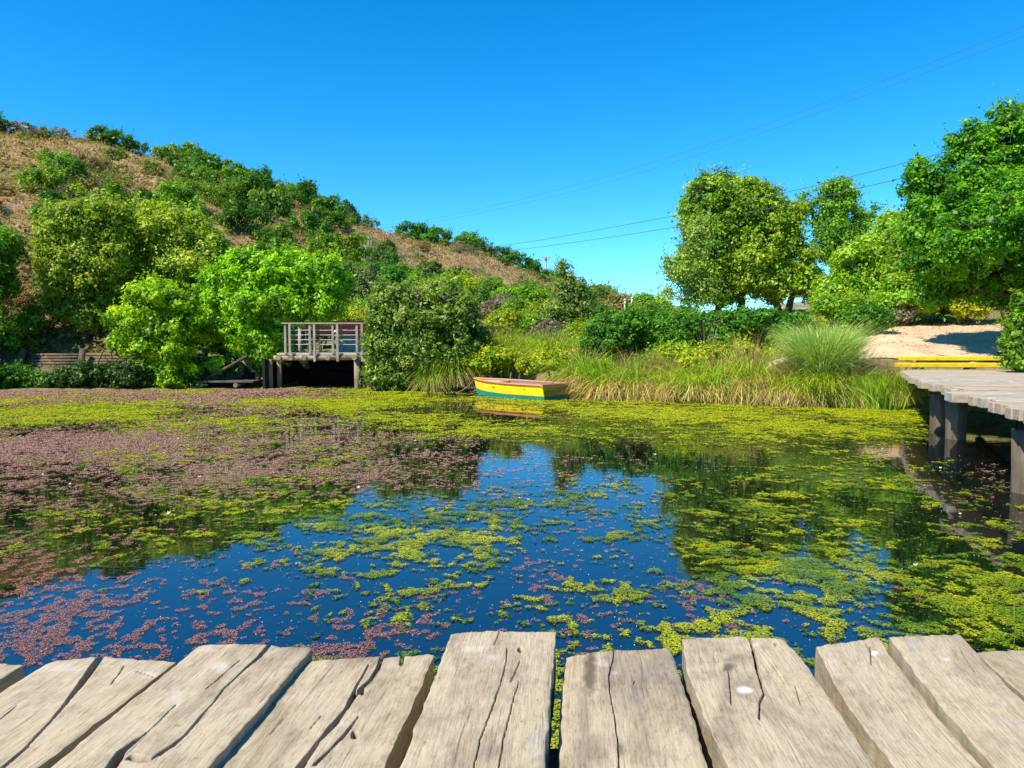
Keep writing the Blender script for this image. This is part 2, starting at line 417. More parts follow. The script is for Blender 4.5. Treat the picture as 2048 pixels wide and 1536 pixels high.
def path_sheet(name, spine, widths, n=70, k=22):
    spine = np.array(spine, float); t = np.linspace(0, 1, n)
    P = np.stack([np.interp(t, np.linspace(0, 1, len(spine)), spine[:, i]) for i in (0, 1)], 1)
    wd = np.interp(t, np.linspace(0, 1, len(widths)), widths) * (1 + 0.12 * noise2(t * 14, t * 0, 9))
    T_ = np.gradient(P, axis=0); T_ /= np.linalg.norm(T_, axis=1, keepdims=True)
    Nn = np.stack([-T_[:, 1], T_[:, 0]], 1)
    s = np.linspace(-1, 1, k)
    X = P[:, 0:1] + Nn[:, 0:1] * wd[:, None] * s; Y = P[:, 1:2] + Nn[:, 1:2] * wd[:, None] * s
    fe = np.clip((np.abs(s) - 0.8) / 0.2, 0, 1)[None, :] ** 2; Z = zpath(X, Y) * (1 - fe) + (zg(X, Y) - .12) * fe; Z[-1] -= .3; Z[0] -= .25
    o = np_obj(name, np.stack([X, Y, Z], 2).reshape(-1, 3), grid_faces(n, k), PATHM, smooth=True)
    return tag(o, kind='structure')
path_sheet('path', [(10.35, 18.3), (10.5, 18.9), (11.3, 20.5), (13.5, 22.2), (17, 23), (24, 23.5)], [1.45, 1.9, 2.5, 2.3, 2.2, 2.2])
path_sheet('path', [(9.6, 19.7), (8.4, 19.3), (7.4, 19.3), (6.6, 19.5)], [0.7, 0.45, 0.35, 0.2])

# water
def water_material():
    m, nt, out = mat('pond_water')
    g = N(nt, 'ShaderNodeNewGeometry')
    n1 = noise_node(nt, scaled(nt, g.outputs['Position'], (1.0, 1.6, 1)), 3.2, 3, 0.5); n2 = noise_node(nt, g.outputs['Position'], 0.8, 2, 0.5)
    p = N(nt, 'ShaderNodeBsdfPrincipled', Roughness=0.015)
    p.inputs['Base Color'].default_value = (0.003, 0.005, 0.004, 1); p.inputs['IOR'].default_value = 2.3
    b = bump(nt, n1, 0.05, 0.02)
    nt.links.new(b, p.inputs['Normal']); nt.links.new(p.outputs[0], out.inputs[0])
    return m
wx, wy = np.linspace(-27.5, 22, 60), np.linspace(-6, 29, 50)
WX, WY = np.meshgrid(wx, wy, indexing='ij')
water = np_obj('water', np.stack([WX, WY, WX * 0], 2).reshape(-1, 3), grid_faces(60, 50), water_material(), smooth=True); tag(water, kind='structure')

# ------------------------------------------------------------------ floating pond weed
CTRL = [(0, 791, .15, .9), (150, 791, .15, .9), (300, 791, .15, .9), (450, 790, .15, .9), (-150, 791, .15, .9),  # px, py, green, pink    cover on the water, read from the photograph
    (-300, 785, .2, .95), (0, 785, .2, .95), (200, 785, .1, .95), (400, 785, .15, .95), (600, 783, .1, .9), (640, 795, .6, .5), (0, 810, .74, .15), (200, 815, .74, .12), (400, 812, .72, .15), (600, 815, .6, .3), (-300, 815, .9, .1),
    (0, 845, .7, .4), (200, 845, .75, .3), (400, 850, .6, .5), (600, 840, .6, .45), (-300, 850, .5, .6), (760, 800, .75, .1), (850, 800, .75, .05), (950, 795, .75, .05), (760, 850, .55, .3), (900, 840, .4, .15), (1000, 835, .25, .05), (1010, 818, .3, 0), (1070, 825, .25, 0), (1060, 845, .25, .05),
    (0, 885, .2, .85), (200, 890, .2, .85), (400, 890, .2, .8), (600, 890, .25, .6), (-300, 890, .2, .85), (800, 880, .35, .35), (950, 880, .35, .25), (0, 930, .1, .75), (200, 930, .1, .75), (400, 930, .15, .65), (600, 930, .2, .5), (800, 920, .1, .45),
    (0, 975, .2, .5), (200, 980, .22, .52), (450, 980, .2, .6), (650, 975, .2, .42), (-300, 980, .2, .5), (0, 1010, .22, .36), (200, 1020, .3, .38), (450, 1020, .32, .36), (100, 1060, .45, .2), (300, 1060, .5, .2), (500, 1060, .3, .25),
    (80, 1110, .4, .3), (300, 1110, .35, .25), (500, 1105, .2, .2), (-300, 1100, .4, .3), (100, 1165, .1, .15), (350, 1165, .08, .12), (600, 1110, .25, .15), (700, 1080, .4, .15), (850, 1065, .65, .12), (980, 1070, .6, .12), (800, 1130, .35, .15), (650, 1165, .25, .2),
    (20, 1225, .05, .55), (200, 1225, .08, .45), (400, 1210, .12, .25), (560, 1220, .2, .40), (100, 1280, .05, .55), (300, 1280, .1, .45), (480, 1290, .15, .45), (-300, 1260, .05, .5), (560, 1280, .25, .5), (640, 1260, .4, .35), (760, 1230, .45, .25), (850, 1270, .5, .3), (900, 1180, .4, .2),
    (1100, 1080, .35, .1), (1100, 1150, .45, .1), (1000, 1230, .3, .2), (1050, 1190, .42, .15), (1160, 1220, .55, .12), (950, 940, .05, .25), (1050, 930, .08, .35), (1050, 1000, .15, .18), (1200, 960, .15, .12), (1250, 1020, .2, .08), (800, 1000, .06, .15), (750, 1040, .12, .15), (1150, 1040, .35, .1), (1300, 920, .2, .05),
    (1150, 880, .4, .08), (1020, 885, .36, .1), (1200, 815, .64, .0), (1150, 840, .42, .0), (1300, 830, .64, .0), (1450, 830, .66, .0), (1600, 835, .66, .0), (1750, 840, .66, .0), (1300, 870, .42, .03), (1450, 880, .36, .05), (1600, 880, .36, .05), (1750, 880, .42, .08), (1840, 845, .6, .1),
    (1400, 930, .28, .08), (1500, 960, .32, .05), (1600, 930, .32, .05), (1700, 960, .28, .08), (1400, 1000, .32, .05), (1500, 1030, .48, .02), (1600, 1020, .42, .03), (1400, 1080, .42, .05), (1550, 1080, .48, .03), (1680, 1060, .38, .05), (1820, 930, .2, .15), (1780, 1010, .38, .05), (1820, 1060, .25, .05),
    (1900, 960, .25, .2), (1900, 1010, .38, .08), (2000, 1030, .38, .15), (2000, 970, .1, .12), (1960, 900, .0, .0), (2048, 900, .0, .0), (2100, 940, .0, .0), (1900, 870, .05, .02), (1900, 1080, .36, .08), (2000, 1100, .45, .08), (2300, 1100, .5, .1), (1350, 1150, .45, .08), (1500, 1160, .6, .08), (1250, 1130, .4, .1),
    (1650, 1150, .5, .08), (1800, 1140, .45, .08), (1250, 1200, .6, .1), (1400, 1210, .6, .1), (1550, 1220, .55, .08), (1700, 1210, .5, .1), (1850, 1210, .65, .1), (2000, 1200, .7, .08), (1300, 1260, .5, .12), (1450, 1270, .45, .12), (1600, 1260, .5, .1), (1750, 1260, .55, .1), (1950, 1270, .5, .1), (1120, 1270, .6, .15), (1120, 1400, .6, .12), (1300, 1400, .5, .12), (1640, 1360, .55, .1),
]
CT = np.array(CTRL, float)
def cover(px, py):
    w_ = 0; g_ = 0; p_ = 0
    for a, b, c, d in CT:
        sy = 10 + max(b - 690, 10) * 0.075
        k = np.exp(-0.5 * (((px - a) / 95.0) ** 2 + ((py - b) / sy) ** 2)) + 1e-12
        w_ = w_ + k; g_ = g_ + k * c; p_ = p_ + k * d
    return g_ / w_, p_ / w_
def weed(rng):
    outV, outF, outC, outM = [[], []], [[], []], [[], []], None
    cnt = [0, 0]
    d = 0.35
    while d < 25:
        s = max(0.0075, 0.00135 * d)
        step = s * 6
        x0 = min(1.15 * d + 3.0, 20)
        n = int(2 * x0 * step / (s * s) * 1.15)
        x = rng.uniform(-x0, x0, n); y = rng.uniform(d, d + step, n)
        d += step
        px, py = project(x, y, 0 * x)
        gd, pd = cover(px, py)
        ok = shore_sd(x, y) < -0.02
        base = fbm(x * 2.3, y * 2.5, 21, 4, 0.55); big = fbm(x * 0.35, y * 0.35, 22, 2)
        fine = fbm(x * 9, y * 9, 23, 3, 0.6)
        fg = 0.56 * base + (0.28 + .22 * sstep(7, 14, y)) * big + 0.50 * fine          # ~ -0.6..0.6
        fp = 0.45 * fbm(x * 2.1, y * 2.1, 31, 4, 0.6) + 0.25 * fbm(x * 0.4, y * 0.4, 32, 2) + 0.55 * fbm(x * 11, y * 11, 33, 2)
        thr = lambda q: np.interp(q, [0, .05, .2, .35, .5, .65, .8, .9, 1.0], [.9, .40, .22, .11, 0.0, -.10, -.22, -.34, -.8])
        eg = fg - thr(gd); ep = fp - thr(pd)
        isg = ok & (eg > 0); isp = ok & ((ep > 0) | (rng.uniform(size=n) < .004)); isp &= ~((px > 1830) & (py < 925)); isp = isp & ~(isg & (eg > 0.03) & (gd > pd))
        isg &= ~isp | (eg > 0)
        for kind, msk, ex in ((0, isg, eg), (1, isp, ep)):
            idx = np.nonzero(msk)[0]
            if kind == 0: pass
            m = len(idx)
            if not m: continue
            X, Y, E = x[idx], y[idx], ex[idx]
            K = 5
            r = s * rng.uniform(0.55, 1.05, m) * (0.95 if kind == 0 else 0.66)
            ph = rng.uniform(0, 2 * math.pi, m)
            lift = 0.004 + (np.clip(E, 0, .25) * 0.035 + rng.uniform(0, .006, m) if kind == 0 else rng.uniform(0.0, .006, m))
            tx, ty = rng.normal(0, .16, m), rng.normal(0, .16, m)
            ang = ph[:, None] + np.arange(K) * 2 * math.pi / K + rng.uniform(-.3, .3, (m, K))
            rr = r[:, None] * rng.uniform(0.6, 1.15, (m, K))
            dx, dy = np.cos(ang) * rr, np.sin(ang) * rr
            dz = dx * tx[:, None] + dy * ty[:, None]
            V = np.stack([X[:, None] + dx, Y[:, None] + dy, np.maximum(lift[:, None] + dz, 0.0015)], 2).reshape(-1, 3)
            Fc = cnt[kind] + np.arange(m * K).reshape(m, K); cnt[kind] += m * K
            j = rng.uniform(0.72, 1.25, m)[:, None]
            if kind == 0:
                tcol = np.clip(E / 0.075 + rng.normal(0, .35, m) + 0.35 * fbm(X * .9, Y * .9, 41, 2), 0, 1)[:, None]
                tone = np.clip(0.48 + 0.9 * fbm(X * .5, Y * .5, 44, 2) + 1.3 * fbm(X * 2.6, Y * 2.6, 45, 2) + np.clip((Y - 9) / 7, 0, .75), 0, 1)[:, None]
                hi = np.array([.12, .22, .012]) * (1 - tone) + np.array([.40, .44, .008]) * tone
                C = (np.array([.028, .075, .012]) * (1 - tcol) + hi * tcol) * j
            else:
                tcol = rng.uniform(0, 1, m)[:, None]
                warm = np.clip((9 - Y) / 6, 0, 1)[:, None]
                A = np.array([.29, .145, .115]) * (1 - warm) + np.array([.21, .075, .045]) * warm
                B = np.array([.46, .265, .215]) * (1 - warm) + np.array([.33, .145, .09]) * warm
                C = (A * (1 - tcol) + B * tcol) * j
            outV[kind].append(V); outF[kind].append(Fc); outC[kind].append(C)
    return outV, outF, outC
WEEDM = leaf_mat('pond_weed', 0.15, 0.6, 0.15)
wv, wf, wc = weed(np.random.default_rng(5))
o = np_obj('pondweed', np.concatenate(wv[0]), np.concatenate(wf[0]), WEEDM, C=np.concatenate(wc[0]))
tag(o, 'yellow green pondweed floating in ragged patches across the pond', 'pondweed', kind='stuff')
o = np_obj('water_fern', np.concatenate(wv[1]), np.concatenate(wf[1]), WEEDM, C=np.concatenate(wc[1]))
tag(o, 'reddish pink water fern floating in small flecks on the pond', 'water fern', kind='stuff')
rg = np.random.default_rng(8); n = 1500
y = 2.2 + 8 * rg.uniform(0, 1, n) ** 1.3; x = rg.uniform(-1, 1, n) * (.85 * y + .6); r = rg.uniform(.002, .0048, n) * (.55 + .11 * y); a0 = rg.uniform(0, 6.28, n)
V = np.stack([np.stack([x + np.cos(a0 + q) * r * (1.7 if k in (0, 2) else .7), y + np.sin(a0 + q) * r * (1.7 if k in (0, 2) else .7), 0 * x + .006 + .004 * (k % 2)], 1) for k, q in enumerate((0, 1.57, 3.14, 4.71))], 1).reshape(-1, 3)
pc = np.array([(.6, .6, .55), (.45, .5, .3), (.55, .45, .38)])
tag(np_obj('floating_specks', V, np.arange(n * 4).reshape(n, 4), WEEDM, None, pc[rg.integers(0, 3, n)]), 'tiny pale seeds and specks drifting on the open water', 'specks', kind='stuff')

# ------------------------------------------------------------------ foliage builders
def unit(v): return v / np.maximum(np.linalg.norm(v, axis=-1, keepdims=True), 1e-9)
def crown_np(rng, blobs, n_clump, per, rc, L, W, cols, shell=0.62, up=0.45, spread=0.85, twig=0.0):
    """leaf diamonds in clumps spread over a set of ellipsoids [(cx,cy,cz,rx,ry,rz)]"""
    B = np.array(blobs, float)
    ex = []
    for b in B:
        for _ in range(4):
            q = unit(rng.normal(size=3) + [0, 0, .3]); f = rng.uniform(.28, .5)
            ex.append(np.concatenate([b[:3] + q * b[3:6] * rng.uniform(.75, 1.0), b[3:6] * f]))
    B = np.concatenate([B, np.array(ex)]); c, r = B[:, :3], B[:, 3:6]
    wgt = (r.prod(1)) ** (2 / 3); wgt /= wgt.sum()
    ci = rng.choice(len(B), n_clump * 2, p=wgt)
    d = unit(rng.normal(size=(n_clump * 2, 3)))
    rad = shell + (1 - shell) * rng.uniform(0, 1, n_clump * 2) ** 0.6
    rad = rad * rng.normal(0.97, 0.09, n_clump * 2)
    P = c[ci] + d * r[ci] * rad[:, None]
    q = np.min(np.where(np.arange(len(B))[None] == ci[:, None], 9, np.linalg.norm((P[:, None] - c[None]) / r[None], axis=2)), axis=1)
    keep = (q > 0.62) | (rng.uniform(size=len(q)) < 0.12)
    P, d, ci = P[keep][:n_clump], d[keep][:n_clump], ci[keep][:n_clump]
    d = unit(d / r[ci] * r[ci].mean())
    m = len(P)
    rcs = rc * rng.uniform(0.6, 1.4, m)
    pn = rng.poisson(per, m) + 3
    id_ = np.repeat(np.arange(m), pn); n = len(id_)
    off = rng.normal(size=(n, 3)); off /= np.maximum(1, np.linalg.norm(off, axis=1, keepdims=True) / 1.7)
    off *= rcs[id_][:, None] * 0.46; off[:, 2] *= 0.8
    Q = P[id_] + off
    od = unit(off)
    nrm = unit(d[id_] * 0.35 + od * 0.75 + np.array([0, 0, up]) + rng.normal(size=(n, 3)) * spread * 0.55)
    ax = unit(np.cross(nrm, rng.normal(size=(n, 3)))); bx = np.cross(nrm, ax)
    # sprigs standing out of the crown's surface
    ns = int(m * .45); si = rng.choice(m, ns); k_ = 9
    sd0 = unit(d[si] + rng.normal(0, .35, (ns, 3)) + [0, 0, .5]); f_ = np.linspace(.25, 1, k_)[None, :, None]
    SP = (P[si][:, None] + sd0[:, None] * f_ * (rc * rng.uniform(.9, 2.3, ns))[:, None, None] + rng.normal(0, L * .25, (ns, k_, 3))).reshape(-1, 3)
    Q = np.concatenate([Q, SP]); id_ = np.concatenate([id_, np.repeat(si, k_)]); n2 = ns * k_
    nr2 = unit(rng.normal(size=(n2, 3)) * .7 + np.repeat(sd0, k_, 0) * .3 + [0, 0, .4]); ax2 = unit(np.cross(nr2, rng.normal(size=(n2, 3)))); bx2 = np.cross(nr2, ax2)
    ax = np.concatenate([ax, ax2]); bx = np.concatenate([bx, bx2]); n = len(Q)
    lz = np.exp(rng.normal(0, .28, n)); lz[-n2:] *= .8
    l = (L * lz)[:, None] * 0.5; w_ = (W * lz * rng.uniform(0.75, 1.2, n))[:, None] * 0.5
    V = np.stack([Q - ax * l, Q + bx * w_ - ax * l * 0.1, Q + ax * l, Q - bx * w_ - ax * l * 0.1], 1).reshape(-1, 3)
    Fc = np.arange(n * 4).reshape(n, 4)
    cols = np.array(cols, float); k = len(cols)
    tc = np.clip(rng.normal(0.5, 0.28, m), 0, 0.999) * (k - 1)
    tl = np.clip(tc[id_] + rng.normal(0, 0.35, n), 0, k - 1.001); i0 = tl.astype(int); f = (tl - i0)[:, None]
    C = (cols[i0] * (1 - f) + cols[i0 + 1] * f) * rng.uniform(0.75, 1.25, n)[:, None]
    return V, Fc, C
def join_np(parts):
    V, Fc, C, o = [], [], [], 0
    for v, f, c in parts:
        V.append(v); Fc.append(f + o); C.append(c); o += len(v)
    return np.concatenate(V), np.concatenate(Fc), np.concatenate(C)
def blades_np(rng, n, cx, cy, z0, r0, h, lean, droop, wd, cols, seg=5, az=None, h_jit=0.3):
    """n curved strips from a foot disc: lean = outward spread, droop = fall of the tip"""
    th = rng.uniform(0, 2 * math.pi, n); rr = r0 * np.sqrt(rng.uniform(0, 1, n))
    bx_, by_ = cx + np.cos(th) * rr, cy + np.sin(th) * rr
    dirx = np.cos(th) + rng.normal(0, .45, n); diry = np.sin(th) + rng.normal(0, .45, n)
    ln = np.hypot(dirx, diry) + 1e-6; dirx /= ln; diry /= ln
    H = h * rng.uniform(1 - h_jit, 1 + h_jit * .6, n); LN = lean * rng.uniform(0.15, 1.2, n); DR = droop * rng.uniform(0.3, 1.2, n)
    t = np.linspace(0, 1, seg)[None]
    out = LN[:, None] * (0.35 * t + 0.65 * t ** 2) * h
    z = H[:, None] * (t * 1.25 - 0.25 * t ** 2) - DR[:, None] * h * t ** 3
    zz = np.broadcast_to(np.asarray(z0, float), (n,))[:, None]
    X = bx_[:, None] + dirx[:, None] * out; Y = by_[:, None] + diry[:, None] * out; Z = np.maximum(zz + z, np.minimum(zz, 0.0) + 0.01)
    tw = rng.uniform(0, 2 * math.pi, n); sx, sy = np.cos(tw), np.sin(tw)
    wid = wd * rng.uniform(.6, 1.3, n)[:, None] * (1 - t ** 1.8 * 0.9) * 0.5
    A = np.stack([X - sx[:, None] * wid, Y - sy[:, None] * wid, Z], 2); Bq = np.stack([X + sx[:, None] * wid, Y + sy[:, None] * wid, Z], 2)
    V = np.stack([A, Bq], 2).reshape(n, seg * 2, 3)
    base = np.arange(n)[:, None] * seg * 2; s = np.arange(seg - 1)[None] * 2
    i = (base + s)
    Fc = np.stack([i, i + 1, i + 3, i + 2], 2).reshape(-1, 4)
    cols = np.array(cols, float)
    tl = np.clip(rng.normal(.5, .3, n), 0, .999) * (len(cols) - 1); i0 = tl.astype(int); f = (tl - i0)[:, None]
    c = (cols[i0] * (1 - f) + cols[np.minimum(i0 + 1, len(cols) - 1)] * f) * rng.uniform(.75, 1.25, n)[:, None]
    C = np.repeat(c, seg - 1, 0)
    return V.reshape(-1, 3), Fc, C

# palettes (dark .. bright), real leaf colours
P_BRIGHT = [(.07, .17, .004), (.16, .36, .006), (.28, .52, .008), (.42, .64, .012)]
P_MID = [(.05, .135, .008), (.11, .275, .010), (.20, .41, .014), (.33, .53, .03)]
P_OLIVE = [(.050, .125, .010), (.11, .25, .012), (.20, .39, .018), (.34, .52, .035)]
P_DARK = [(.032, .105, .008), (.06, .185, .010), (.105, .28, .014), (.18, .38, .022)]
P_YELLOW = [(.16, .24, .008), (.30, .40, .010), (.44, .52, .016), (.56, .58, .03)]
P_GREY = [(.12, .115, .07), (.20, .18, .12), (.29, .25, .18), (.36, .31, .22)]
P_BROWN = [(.12, .10, .03), (.22, .17, .06), (.32, .24, .10), (.40, .30, .14)]
P_VINE = [(.05, .12, .012), (.11, .24, .02), (.22, .37, .04), (.40, .50, .11)]

def px_blobs(bl, d):
    out = []
    for b in bl:
        px, py, rx, ry = b[:4]; dd = d + (b[4] if len(b) > 4 else 0)
        c = at(px, py, dd); k = dd / F
        out.append((*c, rx * k, (rx + ry) * 0.5 * k, ry * k))
    return out
def branches(mb, rng, base, top, r, blobs, n=7):
    b = np.array(base, float); t = np.array(top, float)
    mid = (b + t) / 2 + rng.normal(0, 0.05 * np.linalg.norm(t - b), 3) * np.array([1, 1, 0])
    mb.tube([b - [0, 0, .15], b + (mid - b) * .4, mid, t], [r * 1.25, r, r * .85, r * .65], n, jit=.08, rng=random.Random(3))
    for bl in blobs:
        c = np.array(bl[:3]); rad = np.array(bl[3:6])
        st = b + (t - b) * rng.uniform(.55, 1.0)
        m1 = st + (c - st) * .5 + rng.normal(0, .12, 3) * rad.mean()
        mb.tube([st, m1, c, c + unit(c - st) * rad.min() * .45], [r * .55, r * .4, r * .22, r * .06], 6)
        for q in range(4):
            e = c + unit(rng.normal(size=3) + [0, 0, .4]) * rad * .8
            mb.tube([m1 + (c - m1) * rng.uniform(.3, 1), (c + e) / 2 + rng.normal(0, .05, 3), e], [r * .2, r * .13, r * .03], 5)
def tree(name, label, cat, bl, d, pal, n_clump, per, rc, L, base_px, trunk_r=.09, stems=None, group=None, seed=1, bark=None, W=None, shell=.55, spread=.85, ground_z=None, top_py=None):
    rng = np.random.default_rng(seed)
    blobs = px_blobs(bl, d)
    bx = at(base_px, 680, d)[0]; gz = ground_z if ground_z is not None else max(zg1(bx, d), hill_z(bx, d))
    root = empty(name, (bx, d, gz))
    V, Fc, C = crown_np(rng, blobs, n_clump, per, rc, L, W or L * .55, pal, shell, spread=spread)
    np_obj('crown', V - np.array([bx, d, gz]), Fc, LEAF, root, C)
    cen = np.mean([b[:3] for b in blobs], 0)
    mb = MB()
    for s in (stems or [(base_px, 0)]):
        sx = at(s[0], 680, d)[0]
        tp = cen * .55 + np.array([sx, d, gz]) * .45 if len(s) < 3 else np.array(at(s[2], s[3], d))
        branches(mb, rng, np.array([sx, d, gz]) - [bx, d, gz], tp - [bx, d, gz], trunk_r, [tuple(np.array(b[:3]) - [bx, d, gz]) + tuple(b[3:]) for b in (blobs if len(stems or [0]) == 1 else [q for q in blobs if abs(q[0] - sx) < abs(blobs[0][3]) * 2.2])])
    mb.build('trunk', bark or BARK, root)
    tag(root, label, cat, group)
    return root
# quick hill height lookup (nearest hill vertex)
HV = HP[:, :110].reshape(-1, 3)
def hill_z(x, y):
    k = np.argmin((HV[:, 0] - x) ** 2 + (HV[:, 1] - y) ** 2)
    return float(HV[k, 2]) if (HV[k, 0] - x) ** 2 + (HV[k, 1] - y) ** 2 < 0.8 else -9.0

# ------------------------------------------------------------------ near jetty: planks with real splits
def jetty_wood(seed):
    m, nt, out = mat('jetty_wood')
    a = N(nt, 'ShaderNodeAttribute', attribute_name='Grain'); st = N(nt, 'ShaderNodeAttribute', attribute_name='Stain')
    v = a.outputs['Vector']
    nA = noise_node(nt, scaled(nt, v, (6, 2.6, 1)), 1.0, 7, 0.65, 0.9)
    nB = noise_node(nt, scaled(nt, v, (95, 5, 1)), 1.0, 6, 0.7, 0.8)
    nC = noise_node(nt, scaled(nt, v, (320, 26, 1)), 1.0, 4, 0.7)
    nD = noise_node(nt, scaled(nt, v, (26, 14, 1)), 1.0, 8, 0.75)
    c = ramp(nt, nA, [(0.26, (0.20, 0.175, 0.14)), (0.40, (0.335, 0.265, 0.17)), (0.52, (0.44, 0.36, 0.24)), (0.62, (0.43, 0.345, 0.22)), (0.74, (0.34, 0.32, 0.28))])
    c = mixc(nt, 0.65, c, ramp(nt, nB, [(0.28, (0.66, 0.61, 0.55)), (0.46, (0.95, 0.94, 0.92)), (0.7, (1.04, 1.03, 1.02))]), 'MULTIPLY')
    c = mixc(nt, 0.75, c, ramp(nt, nC, [(0.30, (0.42, 0.39, 0.36)), (0.5, (1, 1, 1))]), 'MULTIPLY')
    nE = noise_node(nt, scaled(nt, v, (150, 90, 1)), 1.0, 3, 0.6); nF = noise_node(nt, scaled(nt, v, (11, 5, 1)), 1.0, 6, 0.7, 1.0)
    c = mixc(nt, 0.6, c, ramp(nt, nE, [(0.27, (0.35, 0.32, 0.29)), (0.36, (1, 1, 1)), (0.68, (1, 1, 1)), (0.76, (1.25, 1.24, 1.2))]), 'MULTIPLY')
    c = mixc(nt, 0.55, c, ramp(nt, nF, [(0.34, (0.62, 0.62, 0.62)), (0.46, (1, 1, 1)), (0.60, (1, 1, 1)), (0.72, (1.12, 1.02, 0.88))]), 'MULTIPLY')
    c = mixc(nt, 0.6, c, ramp(nt, nD, [(0.34, (0.55, 0.52, 0.49)), (0.5, (1, 1, 1)), (0.68, (1, 1, 1)), (0.8, (1.12, 1.13, 1.14))]), 'MULTIPLY')
    sep = N(nt, 'ShaderNodeSeparateXYZ'); nt.links.new(st.outputs['Vector'], sep.inputs[0])
    c = mixc(nt, sep.outputs[0], c, (0.62, 0.575, 0.51)); c = mixc(nt, sep.outputs[1], c, (0.075, 0.052, 0.035))
    p = N(nt, 'ShaderNodeBsdfPrincipled', Roughness=0.8); p.inputs['Specular IOR Level'].default_value = 0.2
    nt.links.new(c, p.inputs['Base Color'])
    mx = N(nt, 'ShaderNodeMath', operation='ADD'); nt.links.new(nB, mx.inputs[0]); nt.links.new(nC, mx.inputs[1])
    nt.links.new(bump(nt, mx.outputs[0], 0.3, 0.003), p.inputs['Normal'])
    nt.links.new(p.outputs[0], out.inputs[0])
    return m
JW = jetty_wood(0)
jetty = tag(empty('jetty', (0, 0.9, 0.0)), 'weathered timber jetty of thick split planks beside the open water', 'jetty')
ZD = 0.97
def plank(far, left_b, right_b, dz=0.0, cracks=(), stains=(), seed=0, thick=0.085, label=None, nu_=200, nv_=300, tilt=0.0):
    """far: polyline px along the far end; left_b / right_b: polylines px down the long edges, all on the plank's top"""
    z0 = ZD + dz
    P = lambda q: onz(q[0], q[1], z0)[:2]
    def line(pl, t):
        A = np.array([P(q) for q in pl]); A = np.concatenate([A, A[-1:] + (A[-1:] - A[-2:-1]) / np.linalg.norm(A[-1] - A[-2]) * 0.75])
        s = np.concatenate([[0], np.cumsum(np.linalg.norm(np.diff(A, axis=0), axis=1))])
        return np.stack([np.interp(t * s[-1], s, A[:, i]) for i in (0, 1)], 1)
    u = np.linspace(0, 1, nu_); v = np.linspace(0, 1, nv_) ** 1.05
    Lp, Rp = line(left_b, v), line(right_b, v)
    Fp = np.array([P(q) for q in far]); s = np.concatenate([[0], np.cumsum(np.linalg.norm(np.diff(Fp, axis=0), axis=1))])
    Fl = np.stack([np.interp(u * s[-1], s, Fp[:, i]) for i in (0, 1)], 1)
    chord = Lp[0] * (1 - u[:, None]) + Rp[0] * u[:, None]
    G = Lp[None] * (1 - u[:, None, None]) + Rp[None] * u[:, None, None]
    G = G + (Fl - chord)[:, None, :] * np.exp(-v / 0.12)[None, :, None]
    X, Y = G[..., 0], G[..., 1]
    # uneven edges
    edge = np.minimum(u, 1 - u)[:, None]
    wob = (fbm(v * 22, v * 0 + seed, 51, 3) * 0.0045)[None]; X = X + wob * np.where(u < .5, 1, -1)[:, None] * np.exp(-edge / .08)
    Y = Y + (fbm(u * 9, u * 0 + seed, 52, 4) * 0.008)[:, None] * np.exp(-v / .05)[None]
    width = np.linalg.norm(Rp - Lp, axis=1).mean(); length = np.linalg.norm(Lp[-1] - Lp[0])
    de = edge * width; df = v[None] * length
    Z = z0 + 0.004 * fbm(X * 6, Y * 3, 53 + seed, 3) - 0.002 * np.exp(-de / 0.003) - 0.002 * np.exp(-df / 0.003) + tilt * (u[:, None] - .5)
    rid = fbm((u[:, None] * width + seed) * 110, v[None] * length * 5, 54, 4, .65); Z = Z + 0.0012 * rid - 0.0016 * sstep(.34, .5, fbm((u[:, None] * width + seed * 3) * 60, v[None] * length * 3.2, 57, 3))
    sw = np.zeros_like(X); sdk = np.zeros_like(X)
    for pl, wd, dep in cracks:
        A = np.array([P(q) for q in pl]); best = np.full(X.shape, 9.0); par = np.zeros(X.shape)
        Xw = X + 0.0018 * fbm(Y * 25, X * 0, 61 + seed, 3)
        tot = 0
        for i in range(len(A) - 1):
            a, b = A[i], A[i + 1]; ab = b - a
            t = np.clip(((Xw - a[0]) * ab[0] + (Y - a[1]) * ab[1]) / (ab @ ab), 0, 1)
            dd = np.hypot(Xw - a[0] - t * ab[0], Y - a[1] - t * ab[1]); w_i = np.maximum((wd[i] + (wd[i + 1] - wd[i]) * t if hasattr(wd, '__len__') else wd + 0 * t) * .75, .0011)
            best = np.minimum(best, dd / np.maximum(w_i, 1e-4))
        Z = Z - dep * (1 - sstep(0.35, 1.0, best))
        sdk = np.maximum(sdk, 0.8 * (1 - sstep(0.3, 1.3, best)))
    for (qx, qy, rx, ry, amt, kind) in stains:
        gx_, gy_ = project(X, Y, X * 0 + z0)
        rr = np.hypot((gx_ - qx) / rx, (gy_ - qy) / ry) + 0.35 * fbm(X * 45, Y * 45, 71 + int(qx) % 50, 3)
        mk = amt * (1 - sstep(0.35, 1.15, rr)) * (.62 if kind == 'w' and amt < .85 else 1)
        if kind == 'w': sw = np.maximum(sw, mk)
        elif kind == 'd': sdk = np.maximum(sdk, mk)
        elif kind == 'hole': sdk = np.maximum(sdk, mk); Z = Z - 0.02 * (1 - sstep(0.6, 0.95, rr))
    top = np.stack([X, Y, Z], 2)
    gr = np.stack([np.broadcast_to(u[:, None] * width + seed * 3.7, X.shape), np.broadcast_to(v[None] * length + seed * 1.9, X.shape), np.full(X.shape, float(seed))], 2)
    V = [top.reshape(-1, 3)]; Gr = [gr.reshape(-1, 3)]; St = [np.stack([sw, sdk, sw * 0], 2).reshape(-1, 3)]
    Fq = [grid_faces(nu_, nv_)]
    idx = np.arange(nu_ * nv_).reshape(nu_, nv_)
